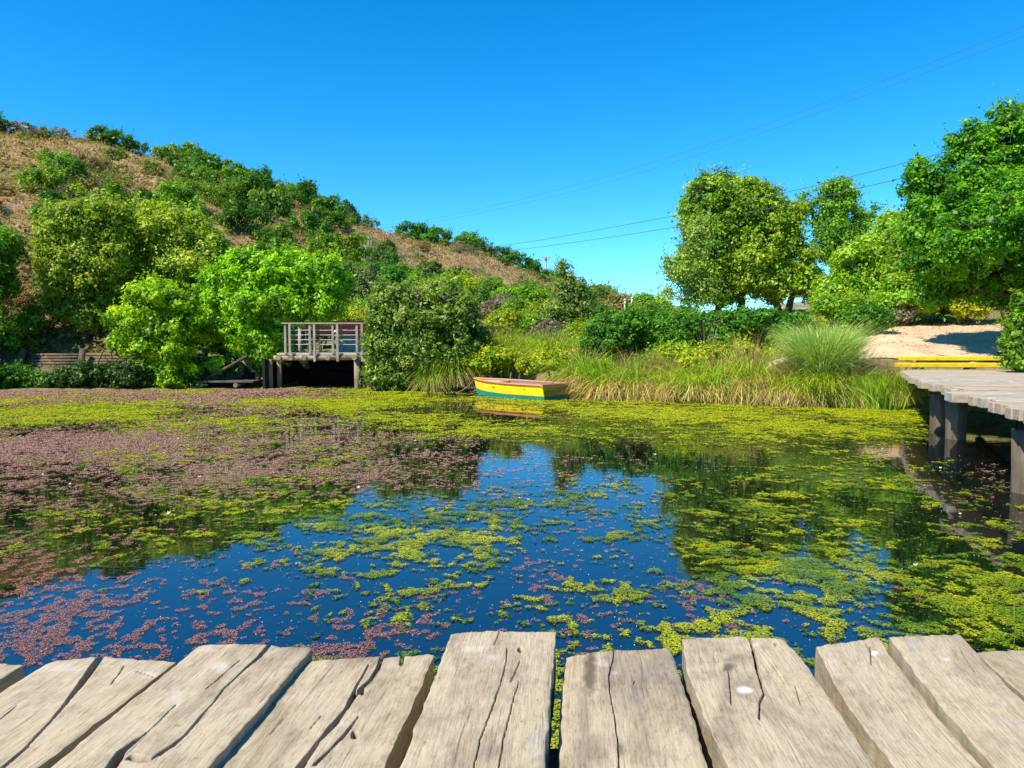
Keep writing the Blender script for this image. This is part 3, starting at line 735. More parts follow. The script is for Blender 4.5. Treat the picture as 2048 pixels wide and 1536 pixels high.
    loop = np.concatenate([idx[:, 0][::-1], idx[0, 1:], idx[1:, -1], idx[-1, :-1][::-1][:-1]])
    base = nu_ * nv_; prev = None
    for k, f in enumerate((0.0, 0.35, 0.7, 1.0)):
        ring = V[0][loop].copy(); ring[:, 2] = ring[:, 2] * (1 - f) + (z0 - thick) * f
        ring[:, :2] += (0.003 if f > 0 else 0) * np.stack([fbm(ring[:, 0] * 30, ring[:, 1] * 30 + k * 7, 81, 2), fbm(ring[:, 0] * 30, ring[:, 1] * 30 + k * 9, 82, 2)], 1)
        V.append(ring); g = Gr[0][loop].copy(); g[:, 0] += f * thick; Gr.append(g); St.append(np.stack([0 * ring[:, 0], 0.12 + 0 * ring[:, 0], 0 * ring[:, 0]], 1))
        cur = base + np.arange(len(loop)); base += len(loop)
        if prev is not None: Fq.append(np.stack([prev, np.roll(prev, -1), np.roll(cur, -1), cur], 1))
        prev = cur
    o = np_obj('plank', np.concatenate(V) - np.array([0, .9, 0]), np.concatenate(Fq), JW, jetty, smooth=True, extra={'Grain': np.concatenate(Gr), 'Stain': np.concatenate(St)})
    # underside
    if label: o['label'] = label
    return o
plank([(-210, 1326), (-60, 1322), (47, 1328)], [(-210, 1326), (-400, 1430)], [(47, 1328), (-70, 1400), (-230, 1510)], -.005, seed=1)
plank([(97, 1322), (150, 1315), (208, 1311), (240, 1314), (352, 1322)], [(97, 1322), (0, 1382), (-170, 1490)], [(352, 1322), (185, 1450), (72, 1536)], 0.0,
      [([(206, 1305), (186, 1335), (160, 1372), (133, 1405), (104, 1440), (50, 1495), (0, 1540)], [.010, .011, .008, .005, .003, .003, .005, .007], .05), ([(250, 1330), (222, 1368)], .0016, .01), ([(272, 1342), (305, 1352), (322, 1356)], .0014, .006), ([(35, 1410), (0, 1440)], .0016, .01), ([(60, 1490), (20, 1525)], .0016, .01)],
      [(120, 1335, 60, 10, .35, 'w'), (300, 1350, 30, 9, .4, 'w')], seed=2, label='grey brown plank with a long wavy split')
plank([(400, 1288), (470, 1287), (541, 1288), (549, 1291), (625, 1296)], [(400, 1288), (352, 1328), (200, 1452), (98, 1536)], [(625, 1296), (520, 1416), (414, 1536)], .012,
      [([(545, 1282), (520, 1312), (487, 1340), (446, 1378), (424, 1408), (395, 1440), (372, 1470), (345, 1492), (320, 1508)], [.007, .006, .003, .0025, .002, .004, .003, .006, .006], .05), ([(480, 1320), (440, 1355), (412, 1378)], .0018, .012), ([(352, 1410), (300, 1462), (245, 1502), (215, 1545)], [.0018, .002, .010, .012], .03), ([(345, 1492), (300, 1520), (262, 1515)], [.004, .005, .009], .02)],
      [(440, 1335, 22, 14, .6, 'w'), (415, 1300, 16, 7, .4, 'w'), (355, 1395, 14, 30, .35, 'w'), (355, 1452, 10, 4, .4, 'd')], seed=3, label='plank with a chipped out piece and two ragged splits')
plank([(612, 1322), (680, 1317), (764, 1311), (770, 1314), (800, 1311), (806, 1316), (812, 1310), (868, 1308)], [(612, 1322), (524, 1420), (424, 1536)], [(868, 1308), (820, 1420), (765, 1536)], -.004,
      [([(766, 1306), (757, 1335), (738, 1362), (712, 1385), (690, 1420), (668, 1448), (640, 1480), (600, 1536), (590, 1550)], [.006, .006, .005, .008, .004, .009, .004, .009, .009], .05), ([(738, 1328), (716, 1366), (690, 1418), (668, 1446)], [.0025, .003, .004, .006], .025), ([(718, 1430), (690, 1468), (660, 1500), (630, 1530)], [.002, .005, .003, .005], .02), ([(805, 1304), (803, 1328)], .006, .04), ([(642, 1432), (618, 1460)], .0013, .008), ([(567, 1435), (540, 1468)], .0013, .006)],
      [(709, 1468, 7, 9, .95, 'hole'), (725, 1382, 9, 6, .9, 'hole'), (690, 1448, 20, 7, .3, 'w')], seed=4, label='plank with deep dark cracks and a round knot hole')
plank([(903, 1265), (980, 1261), (1050, 1261), (1112, 1261)], [(903, 1265), (868, 1358), (800, 1536)], [(1112, 1261), (1100, 1390), (1087, 1536)], .035,
      [([(1014, 1296), (1012, 1325), (1000, 1370), (985, 1415), (960, 1480), (946, 1545)], .0013, .012), ([(1000, 1262), (988, 1290)], .0012, .006), ([(1040, 1322), (1022, 1362)], .0008, .006), ([(1038, 1362), (1026, 1400), (1018, 1436), (1006, 1480), (998, 1536), (994, 1560)], [.0005, .0009, .0009, .0011, .0014, .0014], .008)],
      [(1041, 1300, 6, 6, .9, 'hole'), (950, 1298, 30, 9, .5, 'w'), (985, 1315, 16, 7, .35, 'w'), (850, 1486, 4, 4, .5, 'd'), (895, 1338, 40, 1.5, .3, 'w')], seed=5, thick=.1, label='raised broad plank with hairline cracks')
plank([(1133, 1313), (1165, 1306), (1222, 1298), (1290, 1296), (1341, 1295)], [(1133, 1313), (1122, 1400), (1116, 1536)], [(1341, 1295), (1382, 1420), (1416, 1536)], -.002,
      [([(1228, 1294), (1226, 1320), (1218, 1350), (1219, 1380), (1227, 1420), (1236, 1480), (1238, 1545)], [.001, .0012, .0018, .0014, .0012, .0016, .001], .012), ([(1270, 1360), (1266, 1368)], .001, .005)],
      [(1180, 1345, 17, 62, .8, 'd'), (1168, 1440, 16, 75, .4, 'd'), (1208, 1325, 16, 10, .5, 'w'), (1228, 1346, 10, 5, .4, 'w'), (1240, 1498, 6, 12, .6, 'd'), (1180, 1500, 44, 44, .42, 'd')], seed=6, label='plank with a dark stain down one side')
plank([(1364, 1277), (1430, 1274), (1489, 1271), (1496, 1279), (1502, 1274), (1566, 1276)], [(1364, 1277), (1376, 1345), (1412, 1440), (1458, 1536)], [(1566, 1276), (1600, 1312), (1655, 1390), (1756, 1536)], .01,
      [([(1496, 1266), (1506, 1300), (1515, 1340), (1524, 1372), (1528, 1388)], [.005, .004, .004, .003, .002], .05), ([(1528, 1388), (1520, 1405), (1518, 1440)], [.0025, .002, .0008], .02), ([(1528, 1388), (1550, 1396)], .001, .006), ([(1457, 1344), (1461, 1385), (1463, 1410)], .0014, .01), ([(1590, 1370), (1602, 1410)], .001, .006)],
      [(1458, 1336, 15, 10, .9, 'd'), (1461, 1337, 10, 6, 1, 'w'), (1490, 1382, 19, 9, .9, 'w'), (1512, 1290, 10, 5, .7, 'w'), (1550, 1291, 4, 5, .7, 'd'), (1480, 1315, 30, 12, .15, 'd')], seed=7, thick=.1, label='plank split from its end, spotted with white droppings')
plank([(1632, 1292), (1690, 1283), (1757, 1273)], [(1632, 1292), (1668, 1366), (1720, 1445), (1792, 1536)], [(1757, 1273), (1812, 1350), (1880, 1436), (1990, 1560)], .004,
      [([(1740, 1290), (1743, 1330)], .0012, .008)], [(1750, 1305, 9, 4, .95, 'w'), (1660, 1340, 20, 30, .2, 'w')], seed=8, thick=.1)
plank([(1778, 1271), (1850, 1270), (1920, 1269)], [(1778, 1271), (1830, 1345), (1905, 1438), (2000, 1545)], [(1920, 1269), (1975, 1330), (2060, 1415), (2160, 1500)], .014,
      [([(1920, 1300), (1950, 1345)], .0012, .008)], [(1893, 1319, 9, 4, .8, 'w')], seed=9, thick=.1)
plank([(1948, 1303), (2010, 1300), (2075, 1299)], [(1948, 1303), (1985, 1335), (2080, 1420), (2200, 1520)], [(2075, 1299), (2150, 1350), (2300, 1450)], -.006, seed=10)
rgq = random.Random(6)
for sg, p0, cnt in ((-1, -232, 10), (1, 2108, 10)):          # the jetty goes on to both sides
    q = p0
    for k in range(cnt):
        wq = rgq.uniform(185, 225); yq = 1296 + rgq.uniform(-8, 26)
        a, b = ((q, yq), (q + wq, yq - 1)) if sg > 0 else ((q - wq, yq), (q, yq - 1))
        dn = lambda t: (t[0] + (t[0] - 1130) / (t[1] - 680) * 150, t[1] + 150)
        plank([a, ((a[0] + b[0]) / 2, a[1] - 2), b], [a, dn(a)], [b, dn(b)], .004 * (k % 3), seed=20 + k + (30 if sg > 0 else 0), nu_=40, nv_=80)
        q += sg * (wq + 14)
for yy in (1.22, 0.35):
    MB().tube([(-3.4, yy - .9, ZD - .18), (3.6, yy - .9, ZD - .17)], .085, 10).build('beam', DARKW, jetty)
for xx in (-2.6, -0.1, 2.7):
    MB().tube([(xx, .32, -.9), (xx, .32, ZD - .27)], .11, 12).build('pile', PILEM, jetty)

# ------------------------------------------------------------------ right-hand pier
pier = tag(empty('pier', (8.5, 14, 0)), 'curving pier of pale grey planks on round piles beside the yellow steps', 'pier')
PO = np.array([8.5, 14, 0])
EDGE = np.array([(4.0, 4.6), (4.98, 7.0), (5.75, 9.0), (6.55, 11.0), (7.48, 13.5), (8.32, 15.3), (9.28, 17.1)])
seg = np.linalg.norm(np.diff(EDGE, axis=0), axis=1); acc = np.concatenate([[0], np.cumsum(seg)])
rngp = random.Random(4)
s_ = 0.0; k = 0
while s_ < acc[-1] - .05:
    wpl = rngp.uniform(.17, .25)
    a = np.array([np.interp(s_ + wpl / 2, acc, EDGE[:, i]) for i in (0, 1)]); b = np.array([np.interp(min(s_ + wpl / 2 + .4, acc[-1]), acc, EDGE[:, i]) for i in (0, 1)]) ; a0 = np.array([np.interp(max(s_ + wpl / 2 - .4, 0), acc, EDGE[:, i]) for i in (0, 1)])
    tdir = (b - a0) / np.linalg.norm(b - a0)
    f = s_ / acc[-1]
    ang = -0.38 * (1 - f) - 0.03
    pd = np.array([math.cos(ang), math.sin(ang)]); Lp = 2.75 + .25 * (1 - f)
    jit = rngp.uniform(-.07, .07) + (-.16 if k in (24, 25, 38) else 0) + (.12 if k in (16, 29) else 0)
    zz = .905 + rngp.uniform(-.010, .012)
    c = a + pd * (Lp / 2 + jit)
    rot = Matrix.Rotation(ang, 3, 'Z') @ Matrix.Rotation(rngp.uniform(-.012, .012), 3, 'X')
    MB().box((c[0] - PO[0], c[1] - PO[1], zz - .06), (Lp, max(wpl * (1.0 if f < .3 else .99) - .006, .1), .12), rot, .008).build('plank', PIERW if k % 5 else GREYW, pier)
    s_ += wpl; k += 1
for (px, py, r) in ((1880, 862, .165), (1911, 878, .15), (2052, 985, .14), (2150, 1010, .14)):
    p = onz(px, py, 0)
    MB().tube([(p[0] - PO[0], p[1] - PO[1], -.8), (p[0] - PO[0], p[1] - PO[1], .25), (p[0] - PO[0] - .01, p[1] - PO[1], .66)], [r * .98, r, r * 1.04], 16).build('pile', SHADEPILE, pier)
for off in (.42, 1.7):
    pts = [(EDGE[i][0] + off - PO[0], EDGE[i][1] - .1 * off - PO[1], .73) for i in range(len(EDGE))]
    MB().tube(pts, .085, 10).build('beam', DARKW, pier)
for (ax, ay) in ((7.5, 12.7), (5.75, 7.9)):
    MB().tube([(ax - PO[0], ay - PO[1], .61), (ax + 2.4 - PO[0], ay - .35 - PO[1], .61)], .09, 10).build('crossbeam', SHADEPILE, pier)

# yellow-edged steps
steps = tag(empty('steps', (10.4, 17.6, .9)), 'two timber steps painted yellow leading from pier to sandy path', 'steps')
SO = np.array([10.4, 17.6, .9])
for (z, px0, px1, py, dd) in ((1.195, 1806, 2008, 712, 18.05), (1.045, 1799, 2003, 726, 17.55)):
    x0, x1 = at(px0, py, dd)[0], at(px1, py, dd)[0]
    MB().box(((x0 + x1) / 2 - SO[0], dd - SO[1] + .11, z - SO[2] - .055), (x1 - x0, .22, .11), None, .012).build('step', YELLOWP, steps)
    for fx in (.22, .73):
        MB().tube([(x0 + (x1 - x0) * fx - SO[0], dd - SO[1] + .03, z - SO[2] - .17), (x0 + (x1 - x0) * fx - SO[0], dd - SO[1] + .55, z - SO[2] - .17)], .085, 12).build('bearer_log', LOGM, steps)

# ------------------------------------------------------------------ footbridge on the far side
BO = np.array([-6.2, 23.7, 0])
bridge = tag(empty('footbridge', BO), 'timber footbridge with grey railing over the dark inlet', 'footbridge')
def bl(px, py, d): return tuple(at(px, py, d) - BO)
D0 = 23.7
xl, xr = at(553, 700, D0)[0] - BO[0], at(735, 700, D0)[0] - BO[0]
zdk = at(640, 706, D0)[2]
for i in range(15):
    MB().box(((xl + xr) / 2, .02 + .115 + i * .235, zdk - .035), (xr - xl, .225, .06), None, .006).build('deck_board', PALEW, bridge)
for px in (559, 583, 610, 657, 710):
    x = at(px, 703, D0)[0] - BO[0]
    MB().tube([(x, -.16, zdk - .15), (x, 3.6, zdk - .15)], .082, 14).build('joist_log', LOGM, bridge)
zc = at(640, 713, D0)[2]
MB().tube([(xl - .1, .06, zc - .05), (xr - .08, .06, zc - .03)], .085, 12).build('crossbeam', LOGM, bridge)
MB().tube([(xl - .1, 3.3, zc - .05), (xr - .05, 3.3, zc - .05)], .085, 12).build('crossbeam', LOGM, bridge)
for (px, yy, r, tp) in ((714, .06, .105, zc - .1), (722, .5, .05, zc), (530, .5, .09, zc - .1), (545, .7, .085, zc - .1), (714, 3.3, .1, zc - .1)):
    x = at(px, 740, D0)[0] - BO[0]
    MB().tube([(x, yy, -.8), (x, yy, .3), (x, yy, tp)], r, 14).build('post', PILEM, bridge)
MB().box(((xl + xr) / 2 - .1, 3.52, .25), (xr - xl + 1.0, .08, 1.65)).box((xl - .45, 1.75, .2), (.08, 3.4, 1.55)).box((xr + .12, 1.9, .2), (.08, 3.1, 1.55)).build('dark_backing', noisy_mat('shade_black', [(.3, (.012, .010, .009)), (.7, (.035, .03, .025))], (3, 3, 9), .95, .4), bridge)  # near-black boards added so the opening under the deck looks deeply shaded
RAILW = noisy_mat('rail_timber', [(0.25, (0.20, 0.165, 0.12)), (0.6, (0.36, 0.305, 0.23)), (0.85, (0.48, 0.42, 0.33))], (9, 9, 3), 0.85, 0.4)
# railing
ztop = at(640, 645.5, D0)[2]
rail = MB().box(((xl + xr) / 2 + .06, 0, ztop - .02), (xr - xl - .22, .12, .045), None, .006).build('handrail', RAILW, bridge)
xs_list = []
for pa in (571, 581, 620, 630, 666, 676, 714, 725):
    x = at(pa, 690, D0)[0] - BO[0]; low = zdk - (.28 if pa in (630, 676, 725) else .02)
    MB().box((x, 0 if pa in (571, 620, 666, 714) else -.06, (ztop - .05 + low) / 2), (.072, .055, ztop - .05 - low), None, .004).build('baluster', RAILW, bridge)
    xs_list.append(x)
for py in (659.5, 669, 678.5, 688):
    z = at(640, py, D0)[2]
    pts = []
    for a in np.linspace(0, 1, 13): pts.append((xs_list[0] + (xs_list[-1] - xs_list[0]) * a, .03, z - .02 * abs(math.sin(a * math.pi * 3))))
    MB().tube(pts, .012, 6).build('cable', STEEL, bridge)
MB().box((at(672, 663, D0)[0] - BO[0], .0, at(672, 662.5, D0)[2]), (.14, .04, .06)).build('railing_block', WHITEM, bridge)
for k in (0, 1):                          # hanging cable loops under the deck
    pts = [(xl + .8 + a * (xr - xl - 1.0), 2.9, .35 + .22 * k + .4 * (a - .5) ** 2 - .1 * a) for a in np.linspace(0, 1, 12)]
    MB().tube(pts, .012, 5).build('hanging_cable', DARKW, bridge)
# parapet and dark red boards behind the deck
lw = tag(empty('low_wall', (0, 0, 0)), 'low pale wall along the back of the footbridge', 'wall')
a, b = at(672, 700, 27.0), at(745, 700, 27.0)
MB().box(((a[0] + b[0]) / 2, 27.05, 1.42), (b[0] - a[0], .22, .62), None, .015).build('wall_face', noisy_mat('pale_plaster', [(.3, (.34, .30, .24)), (.7, (.56, .50, .41))], (3, 3, 3), .9, .3), lw)
MB().box(((a[0] + b[0]) / 2, 27.04, 1.76), (b[0] - a[0] + .06, .30, .06), None, .01).build('coping', PALEW, lw)
fb = tag(empty('board_fence', (0, 27.4, 0)), 'dark red board fence behind the footbridge railing', 'fence')
REDB = noisy_mat('dark_red_boards', [(.3, (.02, .008, .007)), (.7, (.075, .022, .019))], (3, 3, 12), .8, .3)
a, b = at(632, 670, 27.5), at(748, 670, 27.5)
for i in range(4):
    MB().box(((a[0] + b[0]) / 2, .1, 1.85 + .135 * i), (b[0] - a[0], .035, .13), None, .004).build('board', REDB, fb)
for x in (a[0] + .15, (a[0] + b[0]) / 2, b[0] - .15): MB().box((x, .17, 1.55), (.09, .09, 1.55)).build('fence_post', DARKW, fb)
# green-topped post and pale stump beyond
gp = tag(empty('marker_post', at(600, 668, 28.5)), 'slim pale post with a green top behind the footbridge', 'post')
x, y, z = at(600, 668, 28.5); gz = zg1(x, y)
gp.location = (x, y, gz)
MB().tube([(0, 0, -.2), (0, 0, at(600, 643, 28.5)[2] - gz)], .075, 10).build('shaft', PALEBARK, gp)
MB().tube([(0, 0, at(600, 643, 28.5)[2] - gz), (0, 0, at(600, 634, 28.5)[2] - gz), (0, 0, at(600, 626, 28.5)[2] - gz)], [.085, .07, .025], 10).build('cap', noisy_mat('green_paint', [(.3, (.02, .14, .13)), (.7, (.04, .24, .22))], (5, 5, 5), .5, .1), gp)
x, y, z = at(642, 668, 29.5); gz = zg1(x, y)
st = tag(empty('dead_trunk', (x, y, gz)), 'pale broken dead trunk standing behind the footbridge', 'tree stump')
h = at(642, 629, 29.5)[2] - gz
MB().tube([(0, 0, -.2), (.02, 0, h * .6), (-.02, 0, h * .8), (.05, .02, h)], [.13, .12, .13, .09], 10, jit=.12, rng=random.Random(2)).tube([(0, 0, h * .75), (.16, 0, h * .97)], [.08, .06], 7).build('trunk', PALEBARK, st)

# landing and stair left of the bridge
LO = np.array([-9.4, 24.0, 0])
ld = tag(empty('landing', LO), 'low timber landing at the water left of the footbridge', 'landing')
x0, x1 = at(388, 765, 23.75)[0] - LO[0], at(507, 765, 23.75)[0] - LO[0]
for i in range(5): MB().box(((x0 + x1) / 2, -.2 + i * .2, .235), (x1 - x0, .19, .06), None, .006).build('board', DARKW, ld)
for px in (397, 472): MB().tube([(at(px, 773, 23.75)[0] - LO[0], -.32, .12), (at(px, 773, 23.75)[0] - LO[0], .9, .12)], .07, 12).build('bearer_log', LOGM, ld)
sr = tag(empty('stair', LO + [0, .7, 0]), 'steep timber stair leaning between the landing and the footbridge', 'stairs')
A_, B_ = at(428, 752, 24.3) - LO - [0, .7, 0], at(500, 712, 24.3) - LO - [0, .7, 0]
for yy in (-.25, .45): MB().tube([A_ + [0, yy, 0], B_ + [0, yy, 0]], .045, 6).build('stringer', DARKW, sr)
for f in (.15, .38, .62, .85):
    c = A_ + (B_ - A_) * f; MB().box((c[0] + .06, c[1] + .1, c[2] + .05), (.24, .66, .04)).build('tread', DARKW, sr)
br = [at(485, 722, 24.25) - LO - [0, .7, 0], at(520, 752, 24.25) - LO - [0, .7, 0]]
MB().tube(br, .04, 6).build('brace', DARKW, sr)

# stacked-log retaining wall on the left bank
WO = np.array([-12, 25, 0])
rw = tag(empty('retaining_wall', WO), 'retaining wall of stacked round logs along the left bank', 'retaining wall')
rg = random.Random(8)
pl = [at(30, 745, 24.6), at(150, 745, 24.7), at(270, 745, 24.6), at(400, 745, 25.0), at(515, 745, 25.5)]
for i in range(11):
    off = i * .062; zz = .10 + i * .098
    if i == 10: pl_ = pl[:4]
    else: pl_ = pl
    for j in range(len(pl_) - 1):
        p, q = pl_[j], pl_[j + 1]
        MB().tube([(p[0] - WO[0] - .02, p[1] - WO[1] + off + rg.uniform(-.01, .01), zz + rg.uniform(-.008, .008)), ((p[0] + q[0]) / 2 - WO[0], (p[1] + q[1]) / 2 - WO[1] + off, zz), (q[0] - WO[0] - .01, q[1] - WO[1] + off, zz + rg.uniform(-.008, .008))],
                  [.056 * rg.uniform(.9, 1.08), .055, .054 * rg.uniform(.9, 1.05)], 9).build('log', WALLLOG, rw)
for px in (28, 150, 400, 512):
    p = at(px, 745, 24.5); MB().tube([(p[0] - WO[0], p[1] - WO[1], -.3), (p[0] - WO[0], p[1] - WO[1] + .5, 1.28)], .10, 10).build('stake', DARKW, rw)

# ------------------------------------------------------------------ rowing boat
BT = MB
sp, ss = onz(1087, 802.5, 0), onz(1138, 797, 0)
stern = (sp + ss) / 2; bow_w = at(949, 757, 21.6)
hd = (bow_w - stern)[:2]; LB = float(np.linalg.norm(hd)); ang = math.atan2(hd[1], hd[0])
boat = tag(empty('rowing_boat', (stern[0], stern[1], 0), ang), 'yellow and green wooden rowing boat with faded red gunwale moored at the sedges', 'rowing boat')
WB = float(np.linalg.norm(sp - ss)) * .5
def bw(t): return np.interp(t, [0, .25, .5, .7, .85, .95, 1], [WB, WB * 1.10, WB * 1.08, WB * .86, WB * .50, WB * .18, .012])
def bsheer(t): return .395 + .06 * t ** 2.2
def bband(t): return .118 + .045 * t ** 2.2 + .03 * t ** 6
def bbot(t): return -.10 + .13 * t ** 5
tt = np.linspace(0, 1, 40)
tb = bw(tt)
def side(sgn, z0f, z1f, inset=0.0, n=7):
    rows = []
    for k in range(n):
        f = k / (n - 1)
        z = z0f(tt) * (1 - f) + z1f(tt) * f
        g = np.clip((z - bbot(tt)) / (bsheer(tt) - bbot(tt)), 0, 1)
        wd = tb * (.74 + .26 * g ** .7) - inset
        x = LB * tt * (1 - .035 * (1 - g) * tt ** 3)
        rows.append(np.stack([x, sgn * np.maximum(wd, .004), z], 1))
    return np.stack(rows, 1)
def sheet(Pg): return Pg.reshape(-1, 3), grid_faces(Pg.shape[0], Pg.shape[1])
def boat_paint(name, base, worn, patch=False):
    m, nt, out = mat(name)
    tc = N(nt, 'ShaderNodeTexCoord'); v = tc.outputs['Object']
    n = noise_node(nt, scaled(nt, v, (6, 6, 16)), 1.0, 8, .7); n2 = noise_node(nt, scaled(nt, v, (2, 2, 2)), 1.0, 4, .6)
    c = mixc(nt, ramp(nt, n, [(.60, (0, 0, 0)), (.68, (1, 1, 1))]), base, worn)
    c = mixc(nt, .4, c, ramp(nt, n2, [(.35, (.78, .74, .68)), (.65, (1, 1, 1))]), 'MULTIPLY')
    if patch:
        vm = N(nt, 'ShaderNodeVectorMath', operation='SUBTRACT'); vm.inputs[1].default_value = (LB * .70, 0, .30); nt.links.new(v, vm.inputs[0])
        vs = scaled(nt, vm.outputs[0], (4.2, 0, 11)); ln = N(nt, 'ShaderNodeVectorMath', operation='LENGTH'); nt.links.new(vs, ln.inputs[0])
        ad = N(nt, 'ShaderNodeMath', operation='MULTIPLY_ADD'); nt.links.new(n, ad.inputs[0]); ad.inputs[1].default_value = 1.2; nt.links.new(ln.outputs['Value'], ad.inputs[2])
        c = mixc(nt, ramp(nt, ad.outputs[0], [(.95, (1, 1, 1)), (1.25, (0, 0, 0))]), c, (.85, .74, .42))
    p = N(nt, 'ShaderNodeBsdfPrincipled', Roughness=.5); p.inputs['Specular IOR Level'].default_value = .35
    nt.links.new(c, p.inputs['Base Color']); nt.links.new(bump(nt, n, .15, .01), p.inputs['Normal']); nt.links.new(p.outputs[0], out.inputs[0])
    return m
YEL = boat_paint('boat_yellow', (.92, .66, .006), (.75, .55, .25), True); GRN = boat_paint('boat_green', (.015, .25, .17), (.45, .42, .32)); PNK = boat_paint('boat_red', (.55, .20, .12), (.55, .42, .33)); INN = boat_paint('boat_inside', (.20, .16, .12), (.40, .33, .26))
parts = []
def hull_part(name, z0f, z1f, m, inset, endcap=True):
    V, Fc, o = [], [], 0
    for sgn in (1, -1):
        v, f = sheet(side(sgn, z0f, z1f, inset)); V.append(v); Fc.append((f if sgn < 0 else f[:, ::-1]) + o); o += len(v)
    if endcap:
        a, b = side(1, z0f, z1f, inset)[0], side(-1, z0f, z1f, inset)[0]
        v = np.concatenate([a, b]); n = len(a); f = np.stack([np.arange(n - 1), np.arange(1, n), n + np.arange(1, n), n + np.arange(n - 1)], 1)
        V.append(v); Fc.append(f + o); o += len(v)
    ob = np_obj(name, np.concatenate(V), np.concatenate(Fc), m, boat, smooth=False)
    return ob
hull_part('hull', bband, bsheer, YEL, 0.0)
hull_part('waterline_band', bbot, bband, GRN, 0.0)
hull_part('hull_lining', lambda t: bbot(t) + .14, lambda t: bsheer(t) - .01, INN, .03)
fl = side(1, lambda t: bbot(t) + .15, lambda t: bbot(t) + .15, .03, 2)[:, 0]; fr = fl * np.array([1, -1, 1])
np_obj('floor', np.concatenate([fl, fr]), np.stack([np.arange(39), np.arange(1, 40), 40 + np.arange(1, 40), 40 + np.arange(39)], 1), INN, boat)
mb = MB()
for sgn in (1, -1):
    mb.tube([(LB * t, sgn * max(float(bw(t)), .02), float(bsheer(t)) + .01) for t in np.linspace(0, 1, 30)], [.034] * 30, 6)
mb.box((-.005, 0, .403), (.07, 2 * WB + .06, .062))
mb.build('gunwale', PNK, boat)
for t, nm in ((.22, 'thwart'), (.55, 'thwart')):
    MB().box((LB * t, 0, .29), (.24, 2 * float(bw(t)) - .06, .035), None, .006).build(nm, INN, boat)
v = np.concatenate([[(LB * t, float(bw(t)) - .02, float(bsheer(t)) - .02) for t in np.linspace(.68, .995, 12)], [(LB * t, -float(bw(t)) + .02, float(bsheer(t)) - .02) for t in np.linspace(.68, .995, 12)]])
np_obj('foredeck', v, np.stack([np.arange(11), np.arange(1, 12), 12 + np.arange(1, 12), 12 + np.arange(11)], 1), PALEW, boat)
MB().tube([(LB + .0, 0, .43), (LB + .12, .05, .30), (LB + .30, .15, .12), (LB + .5, .3, .0)], .009, 6).build('mooring_rope', LOGM, boat)

# ------------------------------------------------------------------ power line
def wire(name, pts, r, label):
    q = []
    for i in range(len(pts) - 1):
        for f in np.linspace(0, 1, 12, endpoint=False): q.append(np.array(pts[i]) * (1 - f) + np.array(pts[i + 1]) * f)
    q.append(np.array(pts[-1])); q = np.array(q)
    for _ in range(30): q[1:-1] = (q[:-2] + q[1:-1] * 2 + q[2:]) / 4
    o = MB().tube([tuple(p) for p in q], r, 5).build(name, WIREM); return tag(o, label, 'power line', 'overhead power lines')
wire('power_line', [at(2300, 195, 17), at(1840, 318, 22), at(1600, 380, 26), at(1360, 430, 31), at(1000, 496, 43), at(830, 502, 55), at(690, 484, 68), at(655, 470, 76)], .011, 'lower pair of overhead wires crossing the trees, its upper wire')
wire('power_line', [at(2300, 240, 17), at(1840, 348, 22), at(1600, 404, 26), at(1360, 455, 31), at(1000, 506, 43), at(830, 512, 55), at(690, 496, 68), at(655, 478, 76)], .011, 'lower pair of overhead wires crossing the trees, its lower wire')
wire('power_line', [at(2300, -40, 20), at(2048, 52, 25), at(1760, 165, 31), at(1480, 268, 38), at(1200, 360, 48), at(850, 446, 66), at(650, 458, 78)], .007, 'upper of the two faint wires high in the open sky')
wire('power_line', [at(2300, -15, 20), at(2048, 71, 25), at(1760, 180, 31), at(1480, 283, 38), at(1200, 372, 48), at(850, 452, 66), at(650, 463, 78)], .007, 'lower of the two faint wires high in the open sky')
def pole(px, pyt, pyb, d, label, arms):
    b, t = at(px, pyb, d), at(px, pyt, d); h = t[2] - b[2]
    r = tag(empty('utility_pole', b), label, 'utility pole', 'poles on the far ridge')
    MB().tube([(0, 0, -2), (0, 0, h)], [.30, .22], 8).build('shaft', PALEBARK, r)
    for f, l in arms: MB().box((0, -.3, h * f), (l * 2.2, .16, .16)).build('crossarm', GREYW, r)
    for sx in (-1, 1): MB().tube([(sx * arms[0][1] * .7, -.3, h * arms[0][0]), (0, -.25, h * (arms[0][0] - .16))], .07, 5).build('strut', GREYW, r)
pole(1092, 513, 565, 186, 'nearer pale utility pole with a double crossarm on the ridge end', [(.97, 1.9 * 186 / 250)] + [(.90, 1.2)])
pole(1119, 524, 575, 215, 'fainter utility pole behind the slender sapling', [(.97, 1.6)])
for (px, t, b, lab) in ((1264, 594, 632, 'tall white post on the brushy knoll'), (1250, 598, 614, 'short white post beside the tall white post')):
    p, q = at(px, b, 52), at(px, t, 52)
    r = tag(empty('white_post', p), lab, 'post')
    MB().tube([(0, 0, -.3), (0, 0, q[2] - p[2] - .1)], .085 if px == 1264 else .07, 8).build('shaft', WHITEM, r)
    MB().tube([(0, 0, q[2] - p[2] - .1), (0, 0, q[2] - p[2])], [.11, .08], 8).build('cap', WHITEM, r)
for (px, t, b, d, rr, lab) in ((1727, 595, 625, 23.5, .05, 'slim reddish brown post among the shrubs by the path'), (1748, 615, 630, 23.3, .055, 'short reddish post beside the slim brown one')):
    p, q = at(px, b, d), at(px, t, d)
    r = tag(empty('brown_post', p), lab, 'post')
    RB = noisy_mat('reddish_post', [(.3, (.25, .11, .05)), (.7, (.42, .2, .1))], (9, 9, 3), .8, .2)
    MB().tube([(0, 0, -.4), (0, 0, q[2] - p[2] - .05)], rr, 8).build('shaft', RB, r)
    MB().tube([(0, 0, q[2] - p[2] - .05), (0, 0, q[2] - p[2])], [rr * 1.15, rr * .8], 8).build('cap', DARKW, r)
